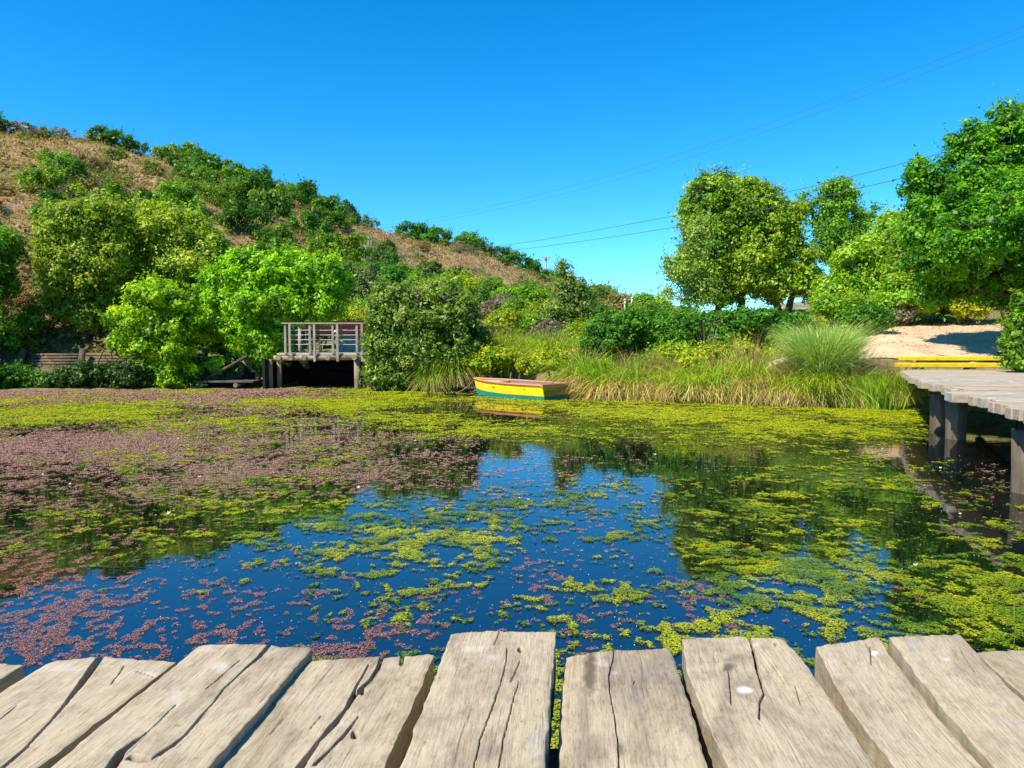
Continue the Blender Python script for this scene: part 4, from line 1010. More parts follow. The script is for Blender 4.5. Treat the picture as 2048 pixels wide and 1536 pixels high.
# ------------------------------------------------------------------ hillside scrub
rngh = np.random.default_rng(77)
def shrub_mesh(name, pal, seed, n_clump=70, per=60, L=.10, shell=.6, rc=.24, nb=6):
    rg = np.random.default_rng(seed)
    bl = [(0, 0, .45, .75, .75, .55)] + [(*(rg.uniform(-.55, .55, 2)), rg.uniform(.35, .75), *(rg.uniform(.35, .55, 3))) for _ in range(nb)]
    V, Fc, C = crown_np(rg, bl, n_clump, per, rc, L, L * .6, pal, shell)
    me = np_mesh(name, V, Fc, C * .8); me.materials.append(LEAF); return me
KINDS = [  # mesh list, label, weight
    ([shrub_mesh('hill_shrub', P_DARK, s) for s in (1, 2, 3)], 'dark green rounded shrub on the dry hillside', 'dark shrubs on the hillside'),
    ([shrub_mesh('hill_shrub', P_MID, s) for s in (4, 5, 6)], 'fresh green bushy shrub on the dry hillside', 'green shrubs on the hillside'),
    ([shrub_mesh('hill_shrub', P_OLIVE, s, 60, 50) for s in (7, 8)], 'low olive green scrub bush on the dry hillside', 'olive scrub on the hillside'),
    ([shrub_mesh('hill_shrub', P_GREY, s, 50, 44, .09, .3) for s in (9, 10)], 'dry grey leafless looking bush on the hillside', 'grey dry bushes on the hillside'),
    ([shrub_mesh('hill_shrub', P_BROWN, s, 50, 46, .09, .4) for s in (13, 14)], 'dead brown bush on the dry hillside', 'brown bushes on the hillside'),
]
def put_shrub(kind, x, y, z, sc, hz=1.0):
    ms, lab, grp = KINDS[kind]
    o = link(bpy.data.objects.new('hill_shrub', ms[rngh.integers(len(ms))]))
    o.location = (x, y, z - .12 * sc); o.rotation_euler = (0, 0, rngh.uniform(0, 6.28)); o.scale = (sc * rngh.uniform(.85, 1.2), sc * rngh.uniform(.85, 1.2), sc * hz)
    return tag(o, lab, 'shrub', grp)
def bare(px, py):                        # open dry patches of the slope
    v = 0
    for (a, b, rx, ry) in ((120, 290, 240, 34), (40, 335, 90, 26), (290, 330, 70, 24), (30, 450, 80, 70), (760, 500, 120, 40), (950, 545, 120, 36), (470, 425, 80, 22), (270, 405, 70, 22), (620, 520, 60, 22), (720, 470, 70, 22), (800, 500, 110, 26), (900, 530, 130, 26), (1010, 560, 90, 22), (860, 555, 60, 14), (1040, 585, 40, 12), (570, 500, 60, 20)):
        v = max(v, 1 - math.hypot((px - a) / rx, (py - b) / ry))
    return v
cand = []
placed = []
tries = 0
while len(placed) < 272 and tries < 30000:
    tries += 1
    u_ = rngh.uniform(.02, .93); t_ = rngh.uniform(.02, 1.02)
    p = hill_pt(np.array([u_]), np.array([t_]))[0]
    px, py = project(p[0], p[1], p[2])
    if px < -420 or px > 1180: continue
    b = bare(px, py)
    if b > 0.2 and rngh.uniform() < .93: continue
    d = p[1]
    sc = rngh.uniform(.7, 1.75) * (1 + .004 * d) * (.6 if b > 0 else 1) * (.72 if px < 330 and py < 400 else 1)
    if any((q[0] - p[0]) ** 2 + (q[1] - p[1]) ** 2 < (.62 * (q[2] + sc)) ** 2 for q in placed): continue
    placed.append((p[0], p[1], sc))
    gz_ = 330 < px < 760 or py > 560
    pr = [.34, .34, .18, .08, .06] if gz_ else ([.20, .12, .26, .18, .24] if px < 330 else [.28, .17, .25, .15, .15])
    k = rngh.choice(5, p=pr)
    put_shrub(k, *p, sc, rngh.uniform(.8, 1.15) * (1.15 if k < 2 else .85))
# shrubs that stand up on the skyline
for (px, sc, k) in ((20, 1.1, 4), (60, 1.3, 3), (95, 1.0, 2), (130, .9, 4), (200, 1.5, 0), (235, 1.7, 0), (268, 1.4, 0), (330, 1.6, 1), (362, 2.2, 1), (400, 1.7, 0), (432, 2.2, 1), (470, 1.8, 0), (500, 2.3, 0), (535, 1.9, 1), (570, 2.0, 1), (598, 3.2, 0), (640, 2.2, 0), (690, 2.8, 0), (735, 1.8, 2), (832, 3.4, 0), (850, 2.6, 0), (880, 2.4, 1), (935, 3.6, 0), (965, 2.9, 0), (1003, 3.2, 0), (1035, 3.4, 0), (1060, 3.0, 0), (1105, 3.2, 0)):
    us = np.linspace(0, .95, 800); pr_ = hill_pt(us, np.full(800, .97)); qx, qy = project(pr_[:, 0], pr_[:, 1], pr_[:, 2])
    i = int(np.argmin(abs(qx - px))); put_shrub(k, *pr_[i], sc, 1.0)
# low scrub over the slope, too fine to count
ns_ = 3000
u_ = rngh.uniform(0, .93, ns_); t_ = rngh.uniform(.01, 1.0, ns_); P_ = hill_pt(u_, t_); qx, qy = project(P_[:, 0], P_[:, 1], P_[:, 2])
bb = np.array([bare(a, b) for a, b in zip(qx, qy)])
kp = (qx > -200) & (qx < 1200) & ((bb < .15) | (rngh.uniform(size=ns_) < .36)); P_ = P_[kp]; m_ = len(P_); per_ = 34
sz = rngh.uniform(.16, .42, m_) * (1 + .004 * P_[:, 1])
Q = np.repeat(P_, per_, 0) + rngh.normal(0, 1, (m_ * per_, 3)) * np.repeat(sz, per_)[:, None] * [1, 1, .7] + np.repeat(sz, per_)[:, None] * [0, 0, .6]
nr = unit(rngh.normal(size=(len(Q), 3)) * .7 + [0, -.1, .7]); ax = unit(np.cross(nr, rngh.normal(size=(len(Q), 3)))); bx = np.cross(nr, ax)
l = rngh.uniform(.05, .13, len(Q))[:, None] * (1 + .006 * Q[:, 1:2])
V = np.stack([Q - ax * l, Q + bx * l * .55, Q + ax * l, Q - bx * l * .55], 1).reshape(-1, 3)
pc = np.array([(.12, .17, .02), (.20, .22, .05), (.28, .20, .08), (.36, .27, .13), (.15, .21, .03), (.24, .20, .13)])
C = np.repeat(pc[rngh.integers(0, 6, m_)], per_, 0) * rngh.uniform(.7, 1.3, len(Q))[:, None]
tag(np_obj('hill_scrub', V, np.arange(len(Q) * 4).reshape(-1, 4), LEAF, None, C), 'low mixed scrub scattered all over the hillside between the shrubs', 'scrub', kind='stuff')
# dry grass over the slope (nobody could count it)
ng = 72000
u_ = rngh.uniform(0, .95, ng) ** 1.0; t_ = rngh.uniform(.01, 1.02, ng)
P_ = hill_pt(u_, t_); qx, qy = project(P_[:, 0], P_[:, 1], P_[:, 2])
kp = (qx > -900) & (qx < 1250) & (fbm(P_[:, 0] * .15, P_[:, 1] * .15, 91, 3) + rngh.normal(0, .25, ng) > -.1)
P_ = P_[kp]
parts = []
for sc_, sl in ((.30, P_[P_[:, 1] < 50]), (.5, P_[(P_[:, 1] >= 50) & (P_[:, 1] < 90)]), (.8, P_[P_[:, 1] >= 90])):
    n = len(sl)
    a = blades_np(rngh, n, sl[:, 0], sl[:, 1], sl[:, 2] - .04, .4, sc_ * .62, 1.1, .35, sc_ * .13, [(.26, .16, .065), (.42, .28, .12), (.58, .42, .20), (.34, .28, .10)], 4)
    parts.append(a)
V, Fc, C = join_np(parts)
tag(np_obj('dry_grass', V, Fc, GRASSM, None, C), 'straw coloured dry grass covering the bare patches of the hillside', 'dry grass', kind='stuff')
# cacti
cm = None
for i, (px, py, sc) in enumerate(((628, 452, 1.5), (640, 455, 1.3), (742, 520, 1.7), (752, 524, 1.3), (705, 505, 1.3))):
    us, ts = np.meshgrid(np.linspace(.2, .8, 160), np.linspace(.05, .95, 90)); hp_ = hill_pt(us.ravel(), ts.ravel()); qx, qy = project(hp_[:, 0], hp_[:, 1], hp_[:, 2])
    j = int(np.argmin((qx - px) ** 2 + (qy - py) ** 2))
    if cm is None:
        mb = MB()
        mb.tube([(0, 0, -.3), (0, 0, 1.2), (.02, 0, 2.2), (.02, 0, 2.35)], [.14, .15, .13, .04], 8)
        mb.tube([(.1, 0, .5), (.35, .05, .7), (.38, .05, 1.5), (.38, .05, 1.6)], [.1, .11, .11, .03], 8).tube([(-.1, 0, .7), (-.3, 0, .9), (-.32, 0, 1.8), (-.32, 0, 1.9)], [.1, .11, .1, .03], 8)
        ob = mb.build('cactus', noisy_mat('cactus_skin', [(.3, (.10, .13, .06)), (.7, (.26, .28, .16))], (9, 9, 3), .8, .3))
        cm = ob.data
    else: ob = link(bpy.data.objects.new('cactus', cm))
    ob.location = hp_[j]; ob.scale = (sc * .55,) * 3; ob.rotation_euler = (0, 0, i * 1.3)
    tag(ob, 'grey green columnar cactus on the dry slope', 'cactus', 'cacti on the slope')

# ------------------------------------------------------------------ trees
def B(*a): return list(a)
tree('bushy_tree', 'olive green bushy tree cut off by the picture edge above the shaded bank', 'tree', [(-18, 510, 36, 40), (-14, 562, 38, 42), (2, 478, 20, 24), (-70, 530, 50, 65), (-50, 605, 40, 36)], 25.5, P_OLIVE, 420, 60, .32, .11, -40, .10, seed=21)
tree('bushy_tree', 'broad olive green tree on the bank, its crown reaching down to the soil', 'tree',
     [(150, 462, 62, 56), (215, 450, 42, 44), (120, 530, 42, 52), (190, 530, 72, 70), (150, 600, 50, 40), (232, 520, 30, 50), (112, 590, 26, 28), (200, 612, 35, 32), (175, 640, 30, 18)], 27.2, [(.08, .17, .012), (.19, .34, .018), (.34, .49, .03), (.50, .62, .06)], 1150, 62, .34, .115, 170, .12, seed=22)
tree('bushy_tree', 'tall yellowish topped tree directly behind the bright lobed tree', 'tree',
     [(332, 452, 50, 42), (312, 440, 18, 28), (378, 462, 40, 40), (312, 515, 40, 52), (365, 530, 60, 62), (420, 510, 40, 50), (335, 590, 60, 40), (430, 570, 40, 40)], 28.2, [(.09, .17, .012), (.22, .35, .018), (.39, .51, .03), (.56, .64, .06)], 1000, 62, .36, .12, 350, .12, seed=23)
tree('leafy_tree', 'bright green lobed tree growing out of the water edge before the log wall', 'tree',
     [(312, 605, 58, 42), (268, 640, 42, 42), (355, 640, 44, 48), (300, 680, 45, 38), (350, 700, 40, 30), (268, 690, 24, 20), (335, 735, 26, 20), (362, 745, 34, 28), (300, 725, 25, 18), (345, 765, 22, 14), (240, 683, 16, 10)], 23.9, P_BRIGHT, 580, 60, .27, .118, 345, .06, seed=24, shell=.6)
tree('leafy_tree', 'largest bright green tree, spreading over the left end of the footbridge', 'tree',
     [(500, 555, 62, 42), (560, 530, 40, 30), (610, 545, 62, 42), (650, 585, 45, 40), (455, 600, 42, 42), (540, 610, 75, 45), (615, 610, 45, 38), (665, 610, 26, 28), (490, 660, 58, 40), (545, 690, 38, 34), (450, 560, 30, 26), (520, 720, 28, 14), (590, 520, 25, 20), (430, 650, 28, 28)], 24.9, P_BRIGHT, 950, 66, .30, .125, 480, .13, stems=[(470, 0)], seed=25, shell=.6)
tree('sparse_tree', 'grey green tree with pale forked stems right of the large bright tree', 'tree',
     [(690, 545, 28, 22), (720, 560, 30, 28), (745, 590, 26, 30), (675, 560, 18, 22), (715, 600, 26, 20)], 33, P_MID[:2] + P_GREY[1:3], 260, 40, .35, .12, 702, .12, stems=[(700, 0, 690, 555), (704, 0, 715, 550)], seed=26, bark=PALEBARK)
def bush(name, label, cat, bl, d, pal, n_clump, per=50, rc=.3, L=.11, seed=1, group=None, W=None, shell=.55, ground=True, nstem=5, extra=None, spread=.85):
    rng = np.random.default_rng(seed + 1000)
    blobs = px_blobs(bl, d)
    bx = float(np.mean([b[0] for b in blobs])); gz = max(zg1(bx, d), hill_z(bx, d))
    root = empty(name, (bx, d, gz)); O = np.array([bx, d, gz])
    V, Fc, C = crown_np(rng, blobs, n_clump, per, rc, L, W or L * .55, pal, shell, spread=spread)
    np_obj('foliage', V - O, Fc, LEAF, root, C)
    mb = MB()
    for i in range(nstem):
        b = blobs[i % len(blobs)]; t = np.array(b[:3]) - O + rng.normal(0, .15, 3); f = np.array([t[0] * .6 + rng.normal(0, .1), t[1] * .5 + rng.normal(0, .15), -.15])
        f[2] = zg1(f[0] + bx, f[1] + d) - gz - .15 if hill_z(bx, d) < 0 else -.3
        mb.tube([f, (f + t) / 2 + rng.normal(0, .1, 3), t], [.035, .028, .012], 6)
    mb.build('stem', BARK, root)
    if extra:
        v, f, c = crown_np(rng, blobs, extra[0], 9, .16, .075, .06, extra[1], .95)
        np_obj('flowers', v - O, f, LEAF, root, c)
    return tag(root, label, cat, group)
bush('vine_thicket', 'dense flowering thicket hanging over the right end of the footbridge', 'bush',
     [(805, 640, 62, 50), (870, 615, 60, 46), (925, 630, 34, 44), (775, 690, 42, 42), (850, 690, 72, 45), (925, 680, 38, 34), (765, 750, 34, 30), (815, 755, 48, 28), (780, 610, 38, 34), (765, 720, 34, 30), (895, 720, 40, 22)], 22.9, P_VINE, 1150, 52, .28, .12, 3,
     extra=(44, [(.18, .03, .22), (.28, .05, .30), (.40, .14, .42)]), W=.05)
bush('bank_bush', 'low shaded ivy like bush at the water before the log wall', 'bush', [(140, 757, 46, 16), (210, 752, 50, 19), (275, 750, 42, 22), (170, 744, 34, 13), (110, 766, 26, 11), (250, 768, 45, 9), (400, 768, 20, 8)], 23.9, [(.02, .06, .008), (.04, .11, .012), (.09, .19, .02)], 430, 46, .22, .10, 4)  # leaf palette darkened to stand in for the bank's shade
bush('bank_bush', 'small spray of leaves against the log wall beside the bright lobed tree', 'bush', [(436, 728, 14, 11), (428, 735, 10, 8)], 24.3, P_BRIGHT, 40, 40, .18, .12, 5)
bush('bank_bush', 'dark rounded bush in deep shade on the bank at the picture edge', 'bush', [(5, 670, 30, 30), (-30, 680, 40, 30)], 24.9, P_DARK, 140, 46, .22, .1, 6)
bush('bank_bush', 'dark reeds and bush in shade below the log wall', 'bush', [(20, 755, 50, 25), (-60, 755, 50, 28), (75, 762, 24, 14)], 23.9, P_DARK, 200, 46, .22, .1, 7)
bush('bank_bush', 'small leafy plant alone on the shaded slope', 'bush', [(60, 640, 17, 11)], 27, P_MID, 40, 40, .16, .1, 8)
bush('bank_bush', 'pale blue green seedling beside the bright lobed tree', 'bush', [(228, 685, 14, 10)], 25.2, [(.08, .18, .08), (.14, .28, .14), (.22, .36, .2)], 40, 40, .16, .08, 9)
# shade trees standing beyond the left edge of the view
for i, (x, y, h, r) in enumerate(((-20.9, 21.9, 4.9, 2.4), (-23.5, 25.5, 5.5, 2.6), (-21.2, 17.6, 4.4, 1.7))):
    rg = np.random.default_rng(300 + i); gz = zg1(x, y) if shore_sd(np.array([x]), np.array([y]))[0] > 0 else 0.0
    r_ = tag(empty('shade_tree', (x, y, gz)), ('dense shade tree beside the pond, off the left bank', 'wide shade tree above the left bank slope', 'small shade tree low at the left shore')[i], 'tree')
    bl_ = [(0, 0, h * .65, r, r, h * .3), (r * .4, .4, h * .5, r * .7, r * .7, h * .3), (-r * .3, -.5, h * .5, r * .7, r * .7, h * .3)]
    V, Fc, C = crown_np(rg, bl_, 520, 40, .35, .15, .09, P_MID, .3); np_obj('crown', V, Fc, LEAF, r_, C)
    MB().tube([(0, 0, -.5), (.1, 0, h * .4), (0, 0, h * .7)], [.14, .11, .05], 8).build('trunk', BARK, r_)

# right bank trees
tree('broad_tree', 'broad olive tree with twin dark trunks behind the hedge, near the slender pale tree', 'tree',
     [(1430, 398, 52, 42), (1410, 440, 44, 45), (1480, 440, 55, 60), (1420, 500, 60, 48), (1400, 550, 52, 42), (1470, 550, 50, 45), (1440, 585, 42, 22), (1395, 385, 22, 24), (1455, 370, 26, 20)], 29.5, P_OLIVE[:3] + [(.34, .52, .03)], 820, 58, .36, .125, 1452, .17, stems=[(1452, 0, 1440, 560), (1466, 0, 1490, 540)], seed=31)
tree('broad_tree', 'wider olive tree with crooked forked trunk over the dark hedge', 'tree',
     [(1515, 405, 44, 38), (1545, 440, 48, 42), (1572, 465, 30, 32), (1530, 490, 60, 50), (1585, 520, 46, 42), (1560, 560, 62, 35), (1620, 570, 28, 34), (1500, 550, 35, 40), (1545, 590, 25, 16), (1500, 385, 30, 24)], 28.8, P_OLIVE[1:] + [(.42, .56, .04)], 860, 58, .36, .125, 1566, .15, stems=[(1562, 0, 1540, 570), (1572, 0, 1600, 560)], seed=32)
tree('airy_tree', 'tall airy tree with gaps of sky, standing behind the wider olive tree', 'tree',
     [(1668, 380, 34, 24), (1645, 415, 22, 22), (1690, 415, 34, 28), (1616, 408, 16, 18), (1665, 460, 38, 28), (1700, 465, 32, 26), (1650, 505, 22, 22), (1684, 515, 30, 22), (1725, 445, 18, 22), (1745, 425, 10, 12)], 35, P_OLIVE[:3] + [(.27, .46, .04)], 470, 40, .36, .12, 1672, .14, seed=33, shell=.35)
tree('slender_tree', 'slender pale trunked tree with sparse leaves, in front of the hedge', 'tree',
     [(1390, 500, 34, 34), (1375, 545, 40, 34), (1410, 580, 36, 24), (1350, 530, 22, 22), (1385, 600, 24, 14), (1340, 585, 14, 14), (1400, 460, 24, 26), (1332, 540, 12, 10)], 24.6, [(.14, .23, .03), (.28, .40, .05), (.46, .58, .12)], 330, 30, .30, .085, 1377, .055, stems=[(1377, 0, 1378, 560)], seed=34, bark=PALEBARK, shell=.3)
tree('round_tree', 'big bright green tree at the edge of the path casting a dark shadow', 'tree',
     [(2025, 285, 70, 52), (1945, 335, 66, 56), (1870, 400, 58, 58), (1975, 420, 95, 80), (2085, 400, 90, 100), (1850, 455, 42, 46), (1890, 510, 72, 46), (1985, 530, 85, 46), (2085, 540, 80, 50), (2130, 300, 90, 90), (2010, 235, 26, 24), (1925, 280, 26, 26), (1838, 345, 24, 24), (1820, 480, 22, 26), (2200, 450, 100, 130), (1950, 470, 80, 60, -1.6), (2040, 430, 80, 70, -1.8), (1880, 565, 50, 30, .5), (1960, 575, 60, 30, .8), (2060, 580, 60, 30, .5)], 19.5, [(.04, .125, .004), (.085, .235, .006), (.165, .385, .009), (.28, .52, .014)], 2000, 72, .29, .10, 2130, .16, seed=35, shell=.62)
tree('light_tree', 'light green tree between the airy tree and the big bright one', 'tree',
     [(1765, 490, 40, 34), (1720, 530, 48, 40), (1790, 545, 40, 42), (1680, 580, 48, 34), (1745, 590, 55, 38), (1655, 600, 28, 22), (1800, 600, 30, 30), (1800, 475, 30, 32), (1835, 440, 28, 34), (1780, 450, 20, 18)], 27.2, P_MID[1:] + [(.36, .54, .05)], 900, 55, .34, .12, 1735, .09, seed=36)
tree('light_tree', 'yellowing tree with brownish leaves beside the big bright tree', 'tree',
     [(1815, 480, 30, 34), (1840, 540, 36, 34), (1800, 520, 20, 24)], 25.5, P_OLIVE[1:] + [(.36, .24, .08)], 300, 50, .32, .12, 1826, .07, seed=37)
tree('small_tree', 'young light green tree with a thin leaning trunk at the lawn edge', 'tree', [(1800, 585, 36, 30), (1835, 600, 38, 26), (1782, 610, 22, 16), (1850, 575, 30, 22)], 24.6, P_MID[1:] + [(.26, .33, .04)], 300, 48, .3, .12, 1824, .045, seed=38)
tree('small_tree', 'small green tree just right of the young leaning one', 'tree', [(1880, 590, 36, 28), (1905, 600, 30, 22), (1862, 612, 20, 14)], 25.5, P_MID, 240, 48, .3, .12, 1872, .045, seed=39)
tree('small_tree', 'yellow leaved small tree under the big bright crown', 'tree', [(1935, 575, 24, 24), (1945, 600, 26, 20), (1925, 605, 18, 14), (1940, 620, 30, 8)], 24.2, P_YELLOW, 200, 46, .26, .11, 1938, .04, seed=40)
tree('small_tree', 'grey green small tree with a pale forked trunk on the slope', 'tree', [(1985, 585, 28, 24), (2015, 580, 34, 24), (2040, 600, 30, 24), (1975, 605, 20, 14)], 24.8, P_VINE[:3] + P_OLIVE[2:3], 260, 44, .28, .11, 2010, .06, stems=[(2010, 0, 2002, 590), (2012, 0, 2025, 585)], seed=41, bark=PALEBARK)
for i, (px, d) in enumerate(((2120, 24), (2220, 26))):
    tree('small_tree', ('olive tree beyond the path bend', 'second olive tree beyond the path bend')[i], 'tree', [(px, 580, 50, 40), (px + 40, 610, 40, 24)], d, P_OLIVE, 200, 44, .3, .12, px, .05, seed=42 + i)
bush('path_bush', 'leafy bush leaning in beside the yellow steps at the picture edge', 'bush', [(2050, 650, 32, 24), (2042, 690, 30, 24), (2075, 700, 40, 34), (2040, 720, 24, 16), (2090, 640, 40, 40), (2060, 600, 18, 14)], 15.6, [(.06, .14, .008), (.12, .24, .010), (.20, .35, .014), (.34, .48, .025)], 420, 40, .19, .105, 11)
bush('path_bush', 'dark low bush at the start of the path', 'bush', [(1738, 636, 32, 18), (1715, 632, 24, 16), (1758, 644, 18, 12)], 22.6, P_DARK, 190, 44, .2, .09, 12)
bush('path_bush', 'dry twiggy bush between the dark low bush and the young tree', 'bush', [(1790, 632, 22, 14), (1808, 625, 16, 14)], 24.2, P_GREY, 70, 24, .2, .1, 13, shell=.2)
bush('path_bush', 'yellow green bush behind the pampas clump', 'bush', [(1690, 620, 34, 18), (1660, 612, 28, 16), (1720, 612, 26, 14)], 23.5, P_OLIVE[1:], 200, 44, .24, .1, 14)
bush('hedge', 'dense dark green hedge running behind the sedges', 'hedge',
     [(x, 668 + (6 if i % 2 else -4), 46, 36, (i % 3) * .5) for i, x in enumerate(range(1220, 1600, 38))] + [(1190, 690, 30, 24), (1540, 640, 40, 18), (1450, 645, 50, 22), (1340, 650, 50, 22), (1275, 645, 40, 20), (1400, 650, 40, 22), (1500, 642, 40, 20), (1590, 650, 30, 26)], 21.6, P_DARK + [(.07, .20, .025)], 2100, 56, .21, .085, 15, nstem=14)

# ------------------------------------------------------------------ brush between bank and hill
BR = [
 ('sapling tall', 'slender sapling with a wispy top amid the brush', 'tree', [(1135, 585, 26, 28), (1128, 555, 16, 24), (1150, 610, 34, 30), (1120, 620, 30, 26), (1140, 650, 34, 24), (1125, 535, 8, 14), (1160, 575, 14, 20)], 31, P_VINE, 300, 34, .34, .11),
]
tree('sapling', 'slender sapling with a wispy top amid the brush', 'tree', BR[0][3], 31, [(.06, .13, .02), (.13, .22, .035), (.22, .33, .06), (.34, .42, .10)], 330, 36, .32, .11, 1141, .06, seed=51, bark=PALEBARK, shell=.3)
MIDB = [
 ('olive bush under the pale forked tree', [(735, 620, 36, 20), (700, 630, 30, 16)], 29, P_OLIVE, 160),
 ('yellowing shrub directly behind the board fence', [(690, 632, 26, 14), (725, 635, 24, 14)], 28.4, P_YELLOW[:3] + [(.4, .28, .08)], 130),
 ('light green shrub behind the railing at the marker post', [(625, 640, 22, 12), (650, 640, 20, 12)], 29.5, P_YELLOW, 90),
 ('dark green scrub mass on the hill foot left of the flowering thicket', [(770, 560, 40, 26), (800, 575, 36, 22), (740, 545, 26, 20)], 46, P_DARK, 200),
 ('bright green shrub above the flowering thicket', [(860, 580, 38, 18), (895, 570, 30, 20), (830, 575, 26, 14)], 42, P_MID, 190),
 ('lime green bush behind the thicket, right side', [(925, 585, 26, 26), (905, 600, 24, 20)], 38, P_YELLOW[:3] + P_MID[2:], 160),
 ('dark shrub low on the hill foot', [(960, 590, 26, 16), (985, 600, 26, 14)], 52, P_DARK, 120),
 ('greyish dead bush among the green brush', [(1005, 610, 26, 16), (985, 620, 18, 12)], 44, P_GREY, 90),
 ('vivid green bush below the bare slope', [(1040, 590, 34, 14), (1070, 600, 30, 16), (1010, 592, 22, 12)], 50, P_BRIGHT[:3], 190),
 ('dark olive bush in front of the vivid green one', [(1030, 620, 34, 18), (1065, 630, 28, 16)], 40, P_MID[:3], 170),
 ('lime green shrub left of the sapling', [(1085, 625, 24, 18), (1095, 645, 22, 16)], 36, P_YELLOW[:3], 130),
 ('olive bush right of the sapling on the knoll', [(1190, 590, 30, 20), (1215, 600, 28, 20), (1170, 605, 22, 18)], 58, P_OLIVE[:3] + P_GREY[1:2], 220),
 ('brownish scrub on the top of the knoll', [(1245, 600, 20, 12), (1230, 615, 24, 14)], 55, P_BROWN[1:] + P_OLIVE[1:2], 90),
 ('dark green mound of brush below the knoll', [(1200, 632, 40, 18), (1245, 640, 36, 16), (1170, 640, 26, 16)], 40, P_DARK, 220),
 ('rounded olive bush on the right of the white posts', [(1300, 612, 30, 20), (1325, 622, 24, 16), (1280, 618, 16, 14)], 52, P_OLIVE, 200),
 ('low green brush sloping down from the knoll', [(1340, 636, 24, 12), (1360, 640, 20, 10), (1310, 640, 24, 12)], 46, P_MID[:3], 130),
 ('fresh green mound in front of the knoll', [(1210, 655, 34, 14), (1240, 660, 30, 14)], 30, P_MID[1:], 160),
 ('yellow green brush left of the hedge', [(1180, 665, 34, 16), (1150, 672, 26, 16), (1205, 680, 30, 14)], 25.5, P_YELLOW[:3], 190),
 ('sprouting lime plant above the sword leaves', [(1222, 655, 10, 12), (1212, 675, 14, 12), (1232, 670, 10, 10)], 22.2, P_YELLOW[1:], 50),
 ('tall weeds beside the grey stump, yellow tinged', [(1000, 655, 26, 20), (985, 672, 22, 16), (1020, 640, 20, 14)], 26, P_YELLOW[:3] + P_BROWN[2:3], 150),
 ('dead grey twigs behind the small sword leaf clump', [(1100, 660, 20, 14), (1085, 668, 16, 12)], 27, P_GREY, 60),
 ('dark leafy bush right of the small sword leaf clump', [(1110, 685, 20, 16), (1095, 695, 16, 12)], 24.2, P_DARK, 110),
 ('olive brush between the stump and the sapling', [(1055, 640, 26, 12), (1035, 655, 20, 14)], 30, P_OLIVE[1:], 120),
 ('shaded green bush under the right side of the thicket', [(955, 680, 22, 22), (945, 700, 18, 16)], 23.4, P_MID[:3], 120),
 ('leafy weeds on the bank behind the boat bow', [(985, 712, 28, 14), (1020, 716, 24, 12), (955, 726, 22, 12)], 22.6, P_YELLOW[:3] + P_MID[2:3], 130),
 ('yellow green weeds on the bank behind the boat stern', [(1090, 722, 30, 14), (1130, 716, 26, 14), (1060, 732, 26, 12)], 21.6, P_YELLOW, 170),
 ('yellow leaved weeds in front of the hedge, left part', [(1350, 705, 26, 12), (1330, 715, 24, 12)], 20.0, P_YELLOW[:3] + P_OLIVE[2:], 120),
 ('yellow leaved weeds in front of the hedge, right part', [(1440, 708, 34, 14), (1480, 704, 30, 14), (1415, 718, 22, 12)], 19.6, P_YELLOW, 190),
 ('pale yellow weeds at the foot of the hedge end', [(1385, 715, 22, 12)], 19.5, P_YELLOW[1:], 60),
 ('green bush behind the retaining wall under the tall trees', [(260, 560, 30, 30), (235, 580, 26, 30), (250, 620, 26, 24)], 28.6, P_DARK[1:] + [(.10, .24, .12)], 170),
 ('dark brush filling the gap between the two bright trees', [(420, 660, 28, 40), (405, 610, 24, 40), (440, 700, 24, 20)], 27.0, P_DARK, 220),
 ('green brush at the hill foot behind the largest bright tree', [(560, 600, 60, 40), (620, 580, 50, 40), (670, 590, 40, 40)], 33, P_DARK, 300),
 ('light shrub at the foot of the broad olive tree', [(160, 560, 26, 20)], 30, P_YELLOW[:2] + P_OLIVE[1:2], 60),
]
for i, (lab, bl_, d, pal, nc) in enumerate(MIDB):
    k = d / 30.0
    bush('brush_bush', lab, 'bush', bl_, d, pal, int(nc * 1.15), 44, .30 * max(.75, k ** .7), .115 * max(.8, k ** .7), 60 + i, group='brush bushes between bank and hill', shell=.4 if pal is P_GREY else .5)

# ------------------------------------------------------------------ sedges, sword leaves, pampas
rngs = np.random.default_rng(9)
S_DRY = [(.28, .19, .05), (.52, .38, .12), (.72, .58, .24), (.46, .42, .09)]
S_GRN = [(.15, .28, .014), (.27, .46, .018), (.44, .60, .03), (.62, .62, .12)]
def sedge_mesh(seed, mixdry):
    rg = np.random.default_rng(seed)
    a = blades_np(rg, int(1700 * mixdry), 0, 0, 0, .30, .62, 1.0, 1.25, .017, S_DRY, 8)
    b = blades_np(rg, int(1500 * (1 - mixdry)), 0, 0, .02, .22, .92, .85, .78, .016, S_GRN, 8)
    c = blades_np(rg, 160, 0, 0, .02, .2, .95, .5, .2, .010, [(.30, .2, .07), (.42, .3, .12)], 5)
    V, Fc, C = join_np([a, b, c]); me = np_mesh('sedge', V, Fc, C); me.materials.append(GRASSM); return me
SED = [sedge_mesh(s, m) for s, m in ((1, .4), (2, .62), (3, .72), (4, .38), (5, .8))]
